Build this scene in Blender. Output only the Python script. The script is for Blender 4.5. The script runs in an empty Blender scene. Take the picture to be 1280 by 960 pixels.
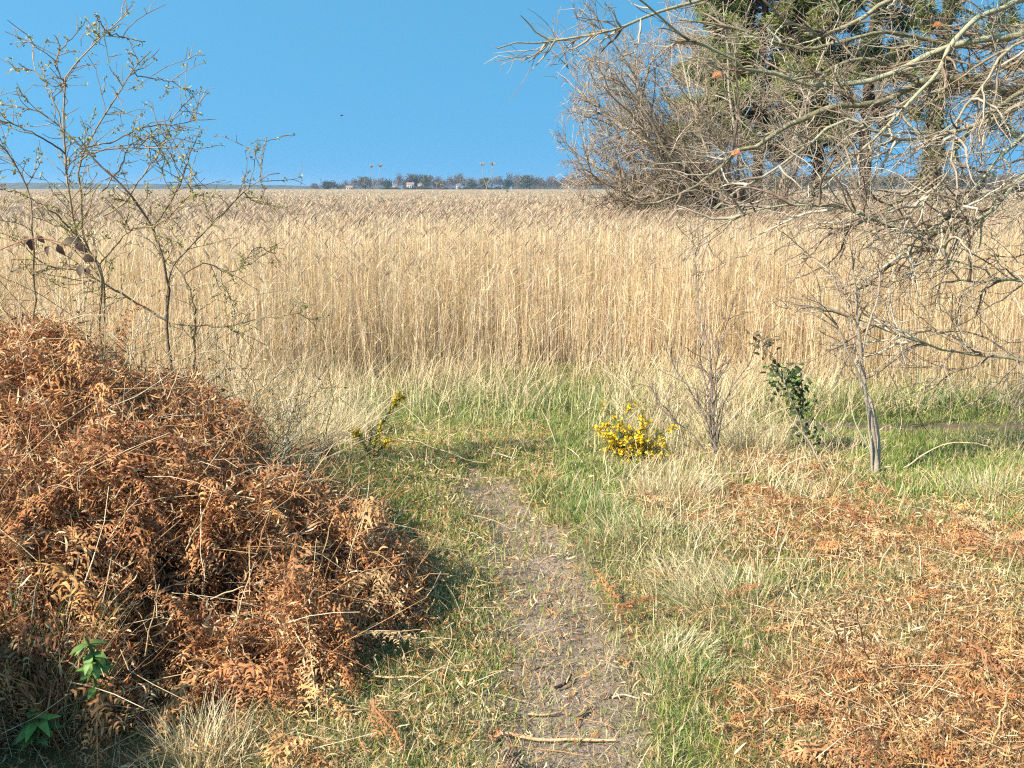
import bpy, math
import numpy as np
from mathutils import Vector
rng = np.random.default_rng(7)
R = math.radians
scene = bpy.context.scene
COL = scene.collection
def U(a, b, n=None): return rng.uniform(a, b, n)
def A(*a): return np.array(a, float)
def nrm(v): return v / np.maximum(np.linalg.norm(v, axis=-1, keepdims=True), 1e-9)
def sstep(a, b, x):
    t = np.clip((x - a) / (b - a), 0, 1); return t * t * (3 - 2 * t)

# ------------------------------------------------------------------ camera geometry
EYE, F, PITCH = 1.65, 1229.0, R(11.23)
def P(px, py, d):
    """world point seen at photo position (px, py) at the distance d in front of the camera"""
    cx = (np.asarray(px, float) - 640) / F; cy = (480 - np.asarray(py, float)) / F
    y = math.cos(PITCH) + cy * math.sin(PITCH); z = -math.sin(PITCH) + cy * math.cos(PITCH)
    d = np.asarray(d, float); s = d / y
    return np.stack([cx * s, d + 0 * s, EYE + z * s], -1)
def proj(x, y, z):
    dy, dz = y, z - EYE
    f = dy * math.cos(PITCH) - dz * math.sin(PITCH); u = dy * math.sin(PITCH) + dz * math.cos(PITCH)
    f = np.maximum(f, .05)
    return 640 + F * x / f, 480 - F * u / f

# ------------------------------------------------------------------ noise and terrain
def _h(i, j, s):
    n = (i * 374761393 + j * 668265263 + s * 982451653) & 0x7fffffff
    n = ((n ^ (n >> 13)) * 1274126177) & 0x7fffffff
    return ((n ^ (n >> 16)) & 0xffff) / 65535.0
def vn(x, y, s=0):
    x = np.asarray(x, float); y = np.asarray(y, float)
    i = np.floor(x).astype(np.int64); j = np.floor(y).astype(np.int64)
    fx = x - i; fy = y - j; fx = fx * fx * (3 - 2 * fx); fy = fy * fy * (3 - 2 * fy)
    a = _h(i, j, s) * (1 - fx) + _h(i + 1, j, s) * fx; b = _h(i, j + 1, s) * (1 - fx) + _h(i + 1, j + 1, s) * fx
    return (a * (1 - fy) + b * fy) * 2 - 1
def fbm(x, y, s=0): return vn(x, y, s) * .55 + vn(x * 2.1, y * 2.1, s + 1) * .3 + vn(x * 4.3, y * 4.3, s + 2) * .15

def base_h(y): return -.78 * sstep(3.6, 13., y)
def gp(px, py):
    """ground point under a photo position"""
    lo, hi = 1.5, 60.
    for _ in range(50):
        m = (lo + hi) / 2
        if P(px, py, m)[2] > base_h(m): lo = m
        else: hi = m
    p = P(px, py, lo); return p
PATH = np.array([gp(*q)[:2] for q in [(690, 1100), (700, 960), (702, 900), (696, 840), (700, 790), (690, 740), (668, 690), (646, 650), (622, 620), (604, 597), (588, 580)]])
PATHW = np.array([.24, .24, .24, .23, .22, .21, .2, .2, .2, .15, .05])
def path_d(x, y):
    cx = np.interp(y, PATH[:, 1], PATH[:, 0]); w = np.interp(y, PATH[:, 1], PATHW)
    return np.abs(x - cx) / w + sstep(PATH[-1, 1] - .1, PATH[-1, 1] + .5, y) * 3
def mound_h(x, y):
    dx, dy = x + 2.85 + .36 * (y - 4.1), y - 4.1
    ry = np.where(dy > 0, 2.5, 1.6); rx = np.where(dx > 0, 2.33, 3.)
    r2 = (dx / rx) ** 2 + (dy / ry) ** 2 + .26 * fbm(x * 1.6, y * 1.6, 5)
    m = 1.03 * np.clip(1 - r2, 0, 1) ** .8
    e2 = ((x + 2.32) / .74) ** 2 + ((y - 1.95) / .66) ** 2 + .12 * fbm(x * 1.7, y * 1.7, 9)  # unseen second hump left of the view, added to shade the near hollow
    return np.maximum(m, 1.06 * np.clip(1 - e2, 0, 1) ** .5)
DITCH = gp(1200, 528)[1]
def ditch_m(x, y): return np.exp(-((y - DITCH - .1 * np.sin(x * 1.3)) / .44) ** 2) * sstep(2.2, 2.9, x)
def H(x, y, rough=1.):
    x = np.asarray(x, float); y = np.asarray(y, float)
    near = 1 - sstep(14, 30, y)
    h = base_h(y) + near * rough * (.045 * fbm(x * .9, y * .9, 21) + .022 * vn(x * 6, y * 6, 31) + .009 * vn(x * 17, y * 17, 41))
    pm = np.clip(1.5 - path_d(x, y), 0, 1)
    h = h - pm * .035 - .06 * ditch_m(x, y)
    m = mound_h(x, y)
    return h + np.maximum(m - .3, 0) * .95

# pixel-space table of what grows where: green turf, dry turf, long blond grass, bracken litter
ZP = A(*[(480, 620, 1, .3, 0, 0), (560, 700, .7, .8, 0, 0), (560, 800, .6, .9, 0, .1), (450, 900, .6, 1, .1, .3), (300, 940, .3, .8, .25, .5), (100, 950, .1, .2, .1, .4),
 (600, 900, .6, .9, 0, .05), (600, 530, 1, .4, .05, 0), (700, 540, 1, .3, 0, 0), (640, 485, .7, .3, .5, 0), (500, 560, 1, .2, 0, 0), (720, 600, 1, .4, .3, 0),
 (740, 680, .6, .6, .35, 0), (780, 740, .55, .7, .2, .05), (860, 700, .4, .5, 1, .1), (820, 640, .15, .5, .8, .3), (900, 800, .6, .7, .3, .1), (860, 920, .6, .9, 0, .4),
 (780, 850, .4, .7, 0, .05), (950, 640, .1, .3, .2, .95), (1050, 660, .05, .3, .1, 1), (1200, 670, .1, .5, .1, .8), (1000, 750, .25, .9, .3, .35), (1150, 740, .2, .9, .15, .5),
 (1050, 860, .05, .6, .1, .95), (1200, 880, .05, .6, .1, 1), (950, 920, .3, .7, .05, .7), (1250, 780, .1, .7, .1, .8), (1200, 590, .9, .7, .2, 0), (1150, 562, 1, .3, 0, 0),
 (1270, 560, .8, .6, .3, 0), (1000, 600, .15, .6, .8, .4), (880, 580, .3, .5, .8, .3), (1000, 530, .5, .3, .6, 0), (1100, 500, 1, .2, .4, 0), (1270, 500, 1, .2, .4, 0),
 (850, 520, .5, .3, .8, 0), (900, 480, .4, .3, .9, 0), (420, 540, .5, .4, .6, .2), (380, 470, .2, .4, 1, 0), (560, 480, .5, .4, .8, 0), (1400, 650, .5, .6, .1, .5), (1400, 900, .05, .7, .1, 1)])
def zones(x, y):
    px, py = proj(x, y, base_h(y)); out = np.zeros((len(x), 4)); ws = np.zeros(len(x))
    for r in ZP:
        w = 1 / (((px - r[0]) ** 2 + 1.6 * (py - r[1]) ** 2) + 900) ** 1.7
        out += w[:, None] * r[2:]; ws += w
    return np.clip(out / ws[:, None] + (.3 * fbm(x * 2.2, y * 2.2, 77) + .25 * vn(x * 5.5, y * 5.5, 78))[:, None] * A(1, -.5, .8, -1.), 0, 1)

# ------------------------------------------------------------------ materials
def newmat(name):
    m = bpy.data.materials.new(name); m.use_nodes = True; nt = m.node_tree; nt.nodes.clear()
    o = nt.nodes.new('ShaderNodeOutputMaterial'); return m, nt, o
def nd(nt, t, **k):
    n = nt.nodes.new(t)
    for a, b in k.items(): setattr(n, a, b)
    return n
def plant_mat(name, transl=.25, rough=.6, spec=.25, var=.25, scale=30):
    m, nt, o = newmat(name); L = nt.links
    at = nd(nt, 'ShaderNodeAttribute', attribute_name='tint')
    no = nd(nt, 'ShaderNodeTexNoise'); no.inputs['Scale'].default_value = scale; no.inputs['Detail'].default_value = 3
    tc = nd(nt, 'ShaderNodeTexCoord'); L.new(tc.outputs['Object'], no.inputs['Vector'])
    mr = nd(nt, 'ShaderNodeMapRange'); L.new(no.outputs['Fac'], mr.inputs['Value'])
    mr.inputs['From Min'].default_value = .3; mr.inputs['From Max'].default_value = .7
    mr.inputs['To Min'].default_value = 1 - var; mr.inputs['To Max'].default_value = 1 + var
    mu = nd(nt, 'ShaderNodeVectorMath', operation='SCALE'); L.new(at.outputs['Color'], mu.inputs[0]); L.new(mr.outputs['Result'], mu.inputs['Scale'])
    p = nd(nt, 'ShaderNodeBsdfPrincipled'); L.new(mu.outputs['Vector'], p.inputs['Base Color'])
    p.inputs['Roughness'].default_value = rough; p.inputs['Specular IOR Level'].default_value = spec
    if transl > 0:
        t = nd(nt, 'ShaderNodeBsdfTranslucent'); L.new(mu.outputs['Vector'], t.inputs['Color'])
        mx = nd(nt, 'ShaderNodeMixShader'); mx.inputs[0].default_value = transl
        L.new(p.outputs[0], mx.inputs[1]); L.new(t.outputs[0], mx.inputs[2]); L.new(mx.outputs[0], o.inputs['Surface'])
    else: L.new(p.outputs[0], o.inputs['Surface'])
    return m
def bark_mat(name, scale=25, bump=.5, c2=(.5, .45, .3), amt=.35):
    m, nt, o = newmat(name); L = nt.links
    at = nd(nt, 'ShaderNodeAttribute', attribute_name='tint'); tc = nd(nt, 'ShaderNodeTexCoord')
    no = nd(nt, 'ShaderNodeTexNoise'); no.inputs['Scale'].default_value = scale; no.inputs['Detail'].default_value = 5
    L.new(tc.outputs['Object'], no.inputs['Vector'])
    cr = nd(nt, 'ShaderNodeValToRGB'); cr.color_ramp.elements[0].position = .5; cr.color_ramp.elements[1].position = .62
    cr.color_ramp.elements[1].color = (amt * 2, amt * 2, amt * 2, 1); L.new(no.outputs['Fac'], cr.inputs[0])
    mx = nd(nt, 'ShaderNodeMix', data_type='RGBA'); L.new(cr.outputs[0], mx.inputs[0]); L.new(at.outputs['Color'], mx.inputs[6]); mx.inputs[7].default_value = (*c2, 1)
    n2 = nd(nt, 'ShaderNodeTexNoise'); n2.inputs['Scale'].default_value = scale * 4; L.new(tc.outputs['Object'], n2.inputs['Vector'])
    bp = nd(nt, 'ShaderNodeBump'); bp.inputs['Strength'].default_value = bump; bp.inputs['Distance'].default_value = .01; L.new(n2.outputs['Fac'], bp.inputs['Height'])
    p = nd(nt, 'ShaderNodeBsdfPrincipled'); p.inputs['Roughness'].default_value = .75; p.inputs['Specular IOR Level'].default_value = .3
    L.new(mx.outputs[2], p.inputs['Base Color']); L.new(bp.outputs[0], p.inputs['Normal']); L.new(p.outputs[0], o.inputs['Surface'])
    return m
M_GRASS = plant_mat('grass_blade', .2, .55, .3)
M_DRY = plant_mat('dry_straw', .2, .5, .35, .2)
M_REED = plant_mat('reed_straw', .4, .5, .3, .2, 8)
M_BRACK = plant_mat('dead_bracken', .15, .65, .2, .4, 20)
M_LEAF = plant_mat('green_leaf', .2, .5, .25, .25)
M_PINE = plant_mat('pine_needle', .1, .5, .3, .3, 2)
M_FLOWER = plant_mat('gorse_flower', .2, .6, .2, .15)
M_BARK = bark_mat('lichened_bark', 30, .5, (.4, .36, .22), .3)
M_TWIG = bark_mat('twig_bark', 18, .2, (.42, .36, .26), .2)
M_PBARK = bark_mat('pine_bark', 6, 1., (.1, .07, .05), .3)
M_WOOD = bark_mat('weathered_wood', 40, .4, (.42, .34, .25), .25)
M_FAR = plant_mat('far_crown', 0, .9, .1, .3, .5)

# ------------------------------------------------------------------ mesh assembly
class Acc:
    def __init__(s): s.v, s.q, s.c, s.n = [], [], [], 0
    def add(s, v, q, c):
        v = np.asarray(v, float).reshape(-1, 3); q = np.asarray(q, np.int64).reshape(-1, 4)
        c = np.broadcast_to(np.asarray(c, float), v.shape)
        s.v.append(v); s.q.append(q + s.n); s.c.append(c); s.n += len(v); return s
    def build(s, name, mat, parent=None, base=None, smooth=True):
        v = np.concatenate(s.v); q = np.concatenate(s.q); c = np.concatenate(s.c)
        o0 = A(*parent['_b']) if parent is not None else (np.asarray(base, float) if base is not None else np.zeros(3))
        me = bpy.data.meshes.new(name); me.vertices.add(len(v)); me.loops.add(q.size); me.polygons.add(len(q))
        me.vertices.foreach_set('co', (v - o0).astype(np.float32).ravel())
        me.polygons.foreach_set('loop_start', np.arange(len(q), dtype=np.int32) * 4)
        me.loops.foreach_set('vertex_index', q.astype(np.int32).ravel())
        if smooth: me.polygons.foreach_set('use_smooth', np.ones(len(q), bool))
        me.update(calc_edges=True)
        ca = me.color_attributes.new('tint', 'FLOAT_COLOR', 'POINT')
        ca.data.foreach_set('color', np.concatenate([np.clip(c, 0, 1), np.ones((len(c), 1))], 1).astype(np.float32).ravel())
        me.materials.append(mat)
        ob = bpy.data.objects.new(name, me); COL.objects.link(ob)
        if parent is not None: ob.parent = parent
        else: ob.location = o0
        return ob
def ribbons(acc, pts, w, side, tint):
    """pts (N,K,3); w (N,K); side (N,3) or (N,K,3); tint (N,3) or (N,K,3)"""
    N, K, _ = pts.shape
    if side.ndim == 2: side = np.repeat(side[:, None], K, 1)
    if tint.ndim == 2: tint = np.repeat(tint[:, None], K, 1)
    o = side * w[..., None] * .5
    v = np.stack([pts - o, pts + o], 2); b = (np.arange(N) * K * 2)[:, None] + (np.arange(K - 1) * 2)[None]
    acc.add(v, np.stack([b, b + 1, b + 3, b + 2], -1), np.repeat(tint[:, :, None], 2, 2).reshape(-1, 3))
def tubes(acc, pts, r, tint, S=4):
    N, K, _ = pts.shape; tint = np.atleast_2d(tint)
    if tint.ndim == 2 and len(tint) != N: tint = np.repeat(tint, N, 0)
    if tint.ndim == 2: tint = np.repeat(tint[:, None], K, 1)
    t = nrm(np.gradient(pts, axis=1)); ref = np.where(np.abs(t[:, :1, 2:3]) > .9, A(1, 0, 0), A(0, 0, 1))
    ref = np.broadcast_to(ref, t.shape); u = nrm(np.cross(t, ref)); w = np.cross(t, u)
    a = np.arange(S) * 2 * math.pi / S
    v = pts[:, :, None] + r[:, :, None, None] * (u[:, :, None] * np.cos(a)[:, None] + w[:, :, None] * np.sin(a)[:, None])
    b = (np.arange(N) * K * S)[:, None, None] + (np.arange(K - 1) * S)[None, :, None]; k = np.arange(S); k2 = (k + 1) % S
    acc.add(v, np.stack([b + k, b + k2, b + S + k2, b + S + k], -1), np.repeat(tint[:, :, None], S, 2).reshape(-1, 3))
def leaves(acc, p, d, n, L, W, tint, prof=(.15, .8, 1, .8, .45, .02), fold=.25, curl=.2, jag=0):
    """N leaves of three columns folded along the midrib"""
    N = len(p); K = len(prof); d = nrm(d); s = nrm(np.cross(d, n)); n = np.cross(s, d)
    t = np.linspace(0, 1, K); pr = np.asarray(prof)
    mid = p[:, None] + d[:, None] * (L[:, None] * t)[..., None] - n[:, None] * (L[:, None] * np.asarray(curl).reshape(-1, 1) * t ** 2)[..., None]
    w = W[:, None] * pr[None] * .5 * (1 + jag * U(-1, 1, (N, K)))
    off = s[:, None] * w[..., None] + n[:, None] * (w * fold)[..., None]; off2 = -s[:, None] * w[..., None] + n[:, None] * (w * fold)[..., None]
    v = np.stack([mid + off, mid, mid + off2], 2); b = (np.arange(N) * K * 3)[:, None] + (np.arange(K - 1) * 3)[None]
    q = np.concatenate([np.stack([b, b + 1, b + 4, b + 3], -1).reshape(-1, 4), np.stack([b + 1, b + 2, b + 5, b + 4], -1).reshape(-1, 4)])
    acc.add(v, q, np.repeat(np.repeat(tint[:, None], K, 1)[:, :, None], 3, 2).reshape(-1, 3))
def rdir(n): return nrm(rng.normal(size=(n, 3)))
def pal(cols, n, var=.15):
    c = A(*cols)[rng.integers(0, len(cols), n)]
    return np.clip(c * (1 + U(-var, var, (n, 1))) * (1 + U(-.05, .05, (n, 3))), 0, 1)
def poly(p, d, L, K, wob, bias):
    """N wandering lines"""
    N = len(p); out = np.zeros((N, K, 3)); out[:, 0] = p; d = nrm(d); st = np.asarray(L).reshape(-1, 1) / (K - 1)
    for k in range(1, K):
        d = nrm(d + rng.normal(size=(N, 3)) * wob + np.asarray(bias)); out[:, k] = out[:, k - 1] + d * st
    return out
def kids(par, n, t0, t1, ang, L, K, wob, bias, taper=.5):
    """n side branches growing from the lines in par (M,K,3)"""
    seg = np.linalg.norm(np.diff(par, axis=1), axis=2).sum(1); i = rng.choice(len(par), n, p=seg / seg.sum())
    t = U(t0, t1, n); f = t * (par.shape[1] - 1); k = np.minimum(f.astype(int), par.shape[1] - 2); g = (f - k)[:, None]
    a, b = par[i, k], par[i, k + 1]; tan = nrm(b - a); perp = nrm(np.cross(tan, rdir(n))); an = U(*ang, n)[:, None]
    return poly(a * (1 - g) + b * g, tan * np.cos(an) + perp * np.sin(an), U(*L, n) * (1 - taper * t), K, wob, bias)
def taper(N, K, r0, r1):
    return np.asarray(r0).reshape(-1, 1) + (np.asarray(r1).reshape(-1, 1) - np.asarray(r0).reshape(-1, 1)) * np.linspace(0, 1, K)[None] + np.zeros((N, K))
def resamp(p, K, smooth=True):
    p = np.asarray(p, float); s = np.r_[0, np.cumsum(np.linalg.norm(np.diff(p, axis=0), axis=1))]
    if smooth and len(p) > 2:
        m = np.gradient(p, s, axis=0); u = np.linspace(0, s[-1], K); i = np.clip(np.searchsorted(s, u, 'right') - 1, 0, len(p) - 2)
        h = (s[i + 1] - s[i])[:, None]; t = ((u - s[i])[:, None]) / h
        return (2*t**3-3*t**2+1)*p[i] + (t**3-2*t**2+t)*h*m[i] + (-2*t**3+3*t**2)*p[i+1] + (t**3-t**2)*h*m[i+1]
    return np.stack([np.interp(np.linspace(0, s[-1], K), s, p[:, j]) for j in range(3)], 1)
def pline(pts, d0, d1, K=16, wob=0., dep=.0):
    pts = A(*pts); n = len(pts); d = np.linspace(d0, d1, n) + U(-dep, dep, n)
    q = resamp(P(pts[:, 0], pts[:, 1], d), K)
    return q + rng.normal(size=q.shape) * wob
def tag(o, label, cat=None, group=None, kind=None):
    if label: o['label'] = label
    if cat: o['category'] = cat
    if group: o['group'] = group
    if kind: o['kind'] = kind
    return o
def thing(name, loc, label, cat, group=None):
    o = bpy.data.objects.new(name, None); COL.objects.link(o); o.location = [float(c) for c in loc]; o.empty_display_size = .1
    o['_b'] = [float(c) for c in loc]; return tag(o, label, cat, group)

# ------------------------------------------------------------------ ground sheet, split into ground and path
def axis(fine0, fine1, step, lo, hi, g=1.13):
    a = list(np.arange(fine0, fine1, step)); s = step; x = a[-1]
    while x < hi: s *= g; x += s; a.append(x)
    s = step; x = a[0]; pre = []
    while x > lo: s *= g; x -= s; pre.append(x)
    return np.array(pre[::-1] + a)
gx = axis(-5.5, 5.5, .045, -9000, 9000, 1.17); gy = axis(1.2, 13.5, .045, -60, 9000, 1.17)
X, Y = np.meshgrid(gx, gy); Z = H(X, Y)
Z = np.where(Y > 40, -.8, Z)
nx, ny = len(gx), len(gy); idx = np.arange(nx * ny).reshape(ny, nx)
Q = np.stack([idx[:-1, :-1], idx[:-1, 1:], idx[1:, 1:], idx[1:, :-1]], -1).reshape(-1, 4)
V = np.stack([X, Y, Z], -1).reshape(-1, 3)
pd = path_d(V[:, 0], V[:, 1]) + .35 * fbm(V[:, 0] * 3, V[:, 1] * 3, 3)
bare = np.clip(sstep(1.3, .7, pd), 0, 1)
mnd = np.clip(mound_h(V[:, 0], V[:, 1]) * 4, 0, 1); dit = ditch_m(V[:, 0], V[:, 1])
zz = zones(V[:, 0], V[:, 1])
nearm = (1 - sstep(10, 13, V[:, 1]))[:, None]
soil = A(.11, .085, .05) * (1 - nearm) + nearm * (A(.13, .11, .055) + zz[:, :1] * A(-.05, .0, -.025) + zz[:, 3:] * A(.06, .01, -.01))
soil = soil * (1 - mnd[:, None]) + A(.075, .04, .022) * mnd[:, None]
soil = soil * (1 - bare[:, None]) + A(.25, .185, .135) * bare[:, None]
soil = soil * (1 - dit[:, None]) + A(.16, .1, .075) * dit[:, None]
def ground_mat():
    m, nt, o = newmat('soil'); L = nt.links
    at = nd(nt, 'ShaderNodeAttribute', attribute_name='tint'); tc = nd(nt, 'ShaderNodeTexCoord')
    a = nd(nt, 'ShaderNodeTexNoise'); a.inputs['Scale'].default_value = 5; a.inputs['Detail'].default_value = 8; a.inputs['Roughness'].default_value = .7
    b = nd(nt, 'ShaderNodeTexNoise'); b.inputs['Scale'].default_value = 90; b.inputs['Detail'].default_value = 4
    for n in (a, b): L.new(tc.outputs['Object'], n.inputs['Vector'])
    ad = nd(nt, 'ShaderNodeMath', operation='ADD'); L.new(a.outputs['Fac'], ad.inputs[0]); L.new(b.outputs['Fac'], ad.inputs[1])
    mr = nd(nt, 'ShaderNodeMapRange'); L.new(ad.outputs[0], mr.inputs['Value']); mr.inputs['From Min'].default_value = .7; mr.inputs['From Max'].default_value = 1.3
    mr.inputs['To Min'].default_value = .65; mr.inputs['To Max'].default_value = 1.35
    mu = nd(nt, 'ShaderNodeVectorMath', operation='SCALE'); L.new(at.outputs['Color'], mu.inputs[0]); L.new(mr.outputs[0], mu.inputs['Scale'])
    bp = nd(nt, 'ShaderNodeBump'); bp.inputs['Strength'].default_value = .7; bp.inputs['Distance'].default_value = .012; L.new(ad.outputs[0], bp.inputs['Height'])
    p = nd(nt, 'ShaderNodeBsdfPrincipled'); p.inputs['Roughness'].default_value = .95; p.inputs['Specular IOR Level'].default_value = .15
    L.new(mu.outputs[0], p.inputs['Base Color']); L.new(bp.outputs[0], p.inputs['Normal']); L.new(p.outputs[0], o.inputs['Surface'])
    return m
M_SOIL = ground_mat()
isp = bare[Q].mean(1) > .5
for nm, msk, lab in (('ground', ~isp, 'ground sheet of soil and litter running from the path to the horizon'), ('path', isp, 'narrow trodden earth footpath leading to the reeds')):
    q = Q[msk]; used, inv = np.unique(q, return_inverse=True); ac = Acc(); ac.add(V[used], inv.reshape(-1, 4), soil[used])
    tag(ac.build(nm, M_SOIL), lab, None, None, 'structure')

# ------------------------------------------------------------------ turf and dry grass
def blades(n, hts, w0, cols, prob, lean, name, mat, label, y0=1.9, y1=13.6, K=3, bias=(0, 0), var=.2, wexp=.6, hz=None, dens=1.):
    y = U(y0, y1, n); x = U(-1, 1, n) * (.57 * y + .8)
    pr = prob(x, y); k = rng.random(n) < pr; x, y = x[k], y[k]; n = len(x)
    z = H(x, y); p = np.stack([x, y, z - .004], -1)
    h = U(*hts, n) * (.7 + .6 * rng.random(n)) * (hz(x, y) if hz else 1)
    az = U(0, 2 * math.pi, n); ln = np.abs(rng.normal(size=n)) * lean
    d = np.stack([np.cos(az) * ln + bias[0], np.sin(az) * ln + bias[1], np.ones(n)], -1)
    pts = poly(p, d, h, K, .12, np.stack([np.cos(az) * ln * .5, np.sin(az) * ln * .5, -.12 * np.ones(n)], -1))
    wd = w0 * (y / 3) ** wexp * U(.7, 1.3, n); w = wd[:, None] * np.linspace(1, .12, K)[None] ** .7
    a2 = U(0, 2 * math.pi, n); ac = Acc()
    ribbons(ac, pts, w, np.stack([np.cos(a2), np.sin(a2), .3 * np.sin(az)], -1), pal(cols, n, var))
    return tag(ac.build(name, mat), label, None, None, 'stuff')
off_mound = lambda x, y: 1 - np.clip(mound_h(x, y) * 6 - .3, 0, 1)
def pthin(x, y, lo=.22): return lo + (1 - lo) * sstep(.35, 1.5, path_d(x, y) + .55 * fbm(x * 4, y * 4, 13))
nd_ = lambda x, y: np.clip(1 - 1.5 * ditch_m(x, y), 0, 1)
GREEN = [(.21, .28, .04), (.165, .245, .035), (.29, .33, .07), (.38, .36, .12), (.13, .19, .03)]
DRYC = [(.55, .44, .22), (.47, .35, .16), (.6, .5, .3), (.4, .28, .14), (.52, .45, .22)]
blades(520000, (.03, .065), .0032, GREEN, lambda x, y: zones(x, y)[:, 0] * pthin(x, y) * off_mound(x, y) * nd_(x, y) * .9, .5, 'turf', M_GRASS, 'short green turf on either side of the footpath')
blades(640000, (.03, .07), .003, DRYC, lambda x, y: zones(x, y)[:, 1] * pthin(x, y, .4) * off_mound(x, y) * nd_(x, y) * .95, 1.4, 'dry_grass', M_DRY, 'short bleached dry grass flattened among the green turf')
blades(150000, (.11, .27), .0032, [(.68, .52, .29), (.56, .41, .21), (.74, .59, .36), (.48, .36, .18), (.6, .47, .3)], lambda x, y: np.where((x > 2.2) & (np.abs(y - DITCH + .4) < 1.0), .12, 1) * zones(x, y)[:, 2] ** 1.5 * pthin(x, y, 0) * off_mound(x, y) * nd_(x, y) * .6, .45, 'long_grass', M_DRY,
       'long blond dead grass leaning between the path and the reeds', K=4, bias=(.1, -.05), hz=lambda x, y: .8 + 1.3 * sstep(6, 9.5, y))
# sedge along the ditch
def sedge_p(x, y): return nd_(x, y) ** 2 * sstep(2.1, 2.8, x) * np.exp(-((y - DITCH - 1.15) / .55) ** 2) * .42 + .16 * np.exp(-((x - .3) / 1.8) ** 2 - ((y - 9.8) / 1.) ** 2)
blades(90000, (.18, .38), .005, [(.15, .2, .05), (.22, .27, .08), (.34, .32, .12), (.12, .17, .05), (.55, .44, .22), (.6, .48, .25)], sedge_p, .4, 'sedge', M_GRASS, 'green sedge growing along the foot of the reeds', y0=7.4, y1=11.6, K=4)

# ------------------------------------------------------------------ bracken
BR = [(.48, .215, .085), (.56, .29, .12), (.36, .15, .06), (.64, .4, .2), (.2, .08, .038), (.7, .5, .29), (.5, .23, .085), (.28, .11, .05)]
BRL = [(.52, .29, .125), (.58, .37, .18), (.43, .21, .085), (.64, .46, .26), (.28, .125, .055), (.54, .3, .12), (.47, .23, .09)]
def curls(ac, p, L, W, cols, flat=0., var=.25):
    n = len(p); d = rdir(n); d[:, 2] *= (1 - flat); ax = rdir(n); d = nrm(d); K = 5; out = np.zeros((n, K, 3)); out[:, 0] = p
    an = U(.15, .9, n)[:, None] * (L[:, None] > 0)
    for k in range(1, K):
        d = nrm(d + np.cross(ax, d) * an); out[:, k] = out[:, k - 1] + d * (L / (K - 1))[:, None]
    ribbons(ac, out, W[:, None] * A(.5, 1, .9, .6, .1)[None] * U(.8, 1.2, (n, K)), nrm(np.cross(d, rdir(n))), pal(cols, n, var))
def fronds(ac, p, d, L, cols, droop=.12, kr=17, kp=6, curl=.5):
    """dead fronds: midrib, side pinnae, small pinnules"""
    N = len(p); rach = poly(p, d, L, kr, .06, (0, 0, -droop)); tint = pal(cols, N, .25)
    tan = nrm(np.gradient(rach, axis=1)); up = nrm(rdir(N) * .5 + A(0, 0, 1))
    ribbons(ac, rach, taper(N, kr, .006, .0015), nrm(np.cross(tan[:, 0], up)), np.clip(tint * 1.25, 0, 1))
    i = np.arange(1, kr); prof = (np.sin(np.pi * (i / kr) ** .6) * .9 + .06)
    for sgn in (-1, 1):
        s = nrm(np.cross(tan, up[:, None])) * sgn
        b = rach[:, 1:].reshape(-1, 3); n = len(b)
        dd = nrm(s[:, 1:] * .85 + tan[:, 1:] * .5).reshape(-1, 3) + rng.normal(size=(n, 3)) * .25
        l = (np.asarray(L)[:, None] * .36 * prof[None]).ravel() * U(.6, 1.1, n)
        pn = poly(b, dd, l, kp + 1, curl * .5, (0, 0, -curl * .35)); tp = np.repeat(tint, kr - 1, 0) * U(.75, 1.25, (n, 1))
        t2 = nrm(np.gradient(pn, axis=1)); u2 = np.repeat(up, kr - 1, 0)
        s2 = nrm(np.cross(t2, u2[:, None]) + rng.normal(size=t2.shape) * .2)
        for g in (-1, 1):
            q = pn[:, :-1].reshape(-1, 3); m = len(q); ql = (l[:, None] * np.linspace(.26, .1, kp)[None]).ravel() * U(.7, 1.2, m)
            e = (s2[:, :-1] * g + t2[:, :-1] * .45).reshape(-1, 3) + rng.normal(size=(m, 3)) * .3 + A(0, 0, -.15)
            pp = np.stack([q, q + nrm(e) * ql[:, None] * .55, q + nrm(e + A(0, 0, -.5)) * ql[:, None]], 1)
            ribbons(ac, pp, (ql[:, None] * A(.36, .3, .06)[None]), t2[:, :-1].reshape(-1, 3), np.repeat(tp, kp, 0))
def on_mound(n, lo=.12):
    out = []
    while sum(map(len, out)) < n:
        x = U(-5.5, .2, 40000); y = U(1.0, 7.2, 40000); m = mound_h(x, y)
        k = (m > lo * U(.3, 1, 40000)) & (rng.random(40000) < np.clip(2.4 / (y + .2 * np.abs(x)), .15, 1)) & (x > -.62 * y - 1.)
        out.append(np.stack([x, y], -1)[k])
    q = np.concatenate(out)[:n]; return q[:, 0], q[:, 1]
def msurf(x, y):
    m = mound_h(x, y); return base_h(y) + m + .19 * fbm(x * 2.9, y * 2.9, 8) * np.clip(m * 4, 0, 1)
def holes(x, y): return sstep(-.08, -.34, fbm(x * 4.6, y * 4.6, 19) + .3 * vn(x * 13, y * 13, 23))
ac = Acc()
x, y = on_mound(300000); n = len(x)
hole = holes(x, y); z = np.maximum(msurf(x, y) + U(-.24, .06, n) - .3 * hole, H(x, y) + .003)
curls(ac, np.stack([x, y, z], -1), U(.025, .07, n), U(.0025, .0065, n) * (1 + .1 * y), BR, .2)
x, y = on_mound(1300); k = holes(x, y) < .3; x, y = x[k], y[k]; n = len(x); z = msurf(x, y) + U(-.14, .05, n)
d = np.stack([rng.normal(size=n) + .2, rng.normal(size=n) * .9 - .45, U(-.2, .6, n)], -1)
fronds(ac, np.stack([x, y, z], -1), d, U(.22, .48, n), BR[:3] + BR[6:] + BR[:3] + [(.54, .31, .14)], .14)
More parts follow.
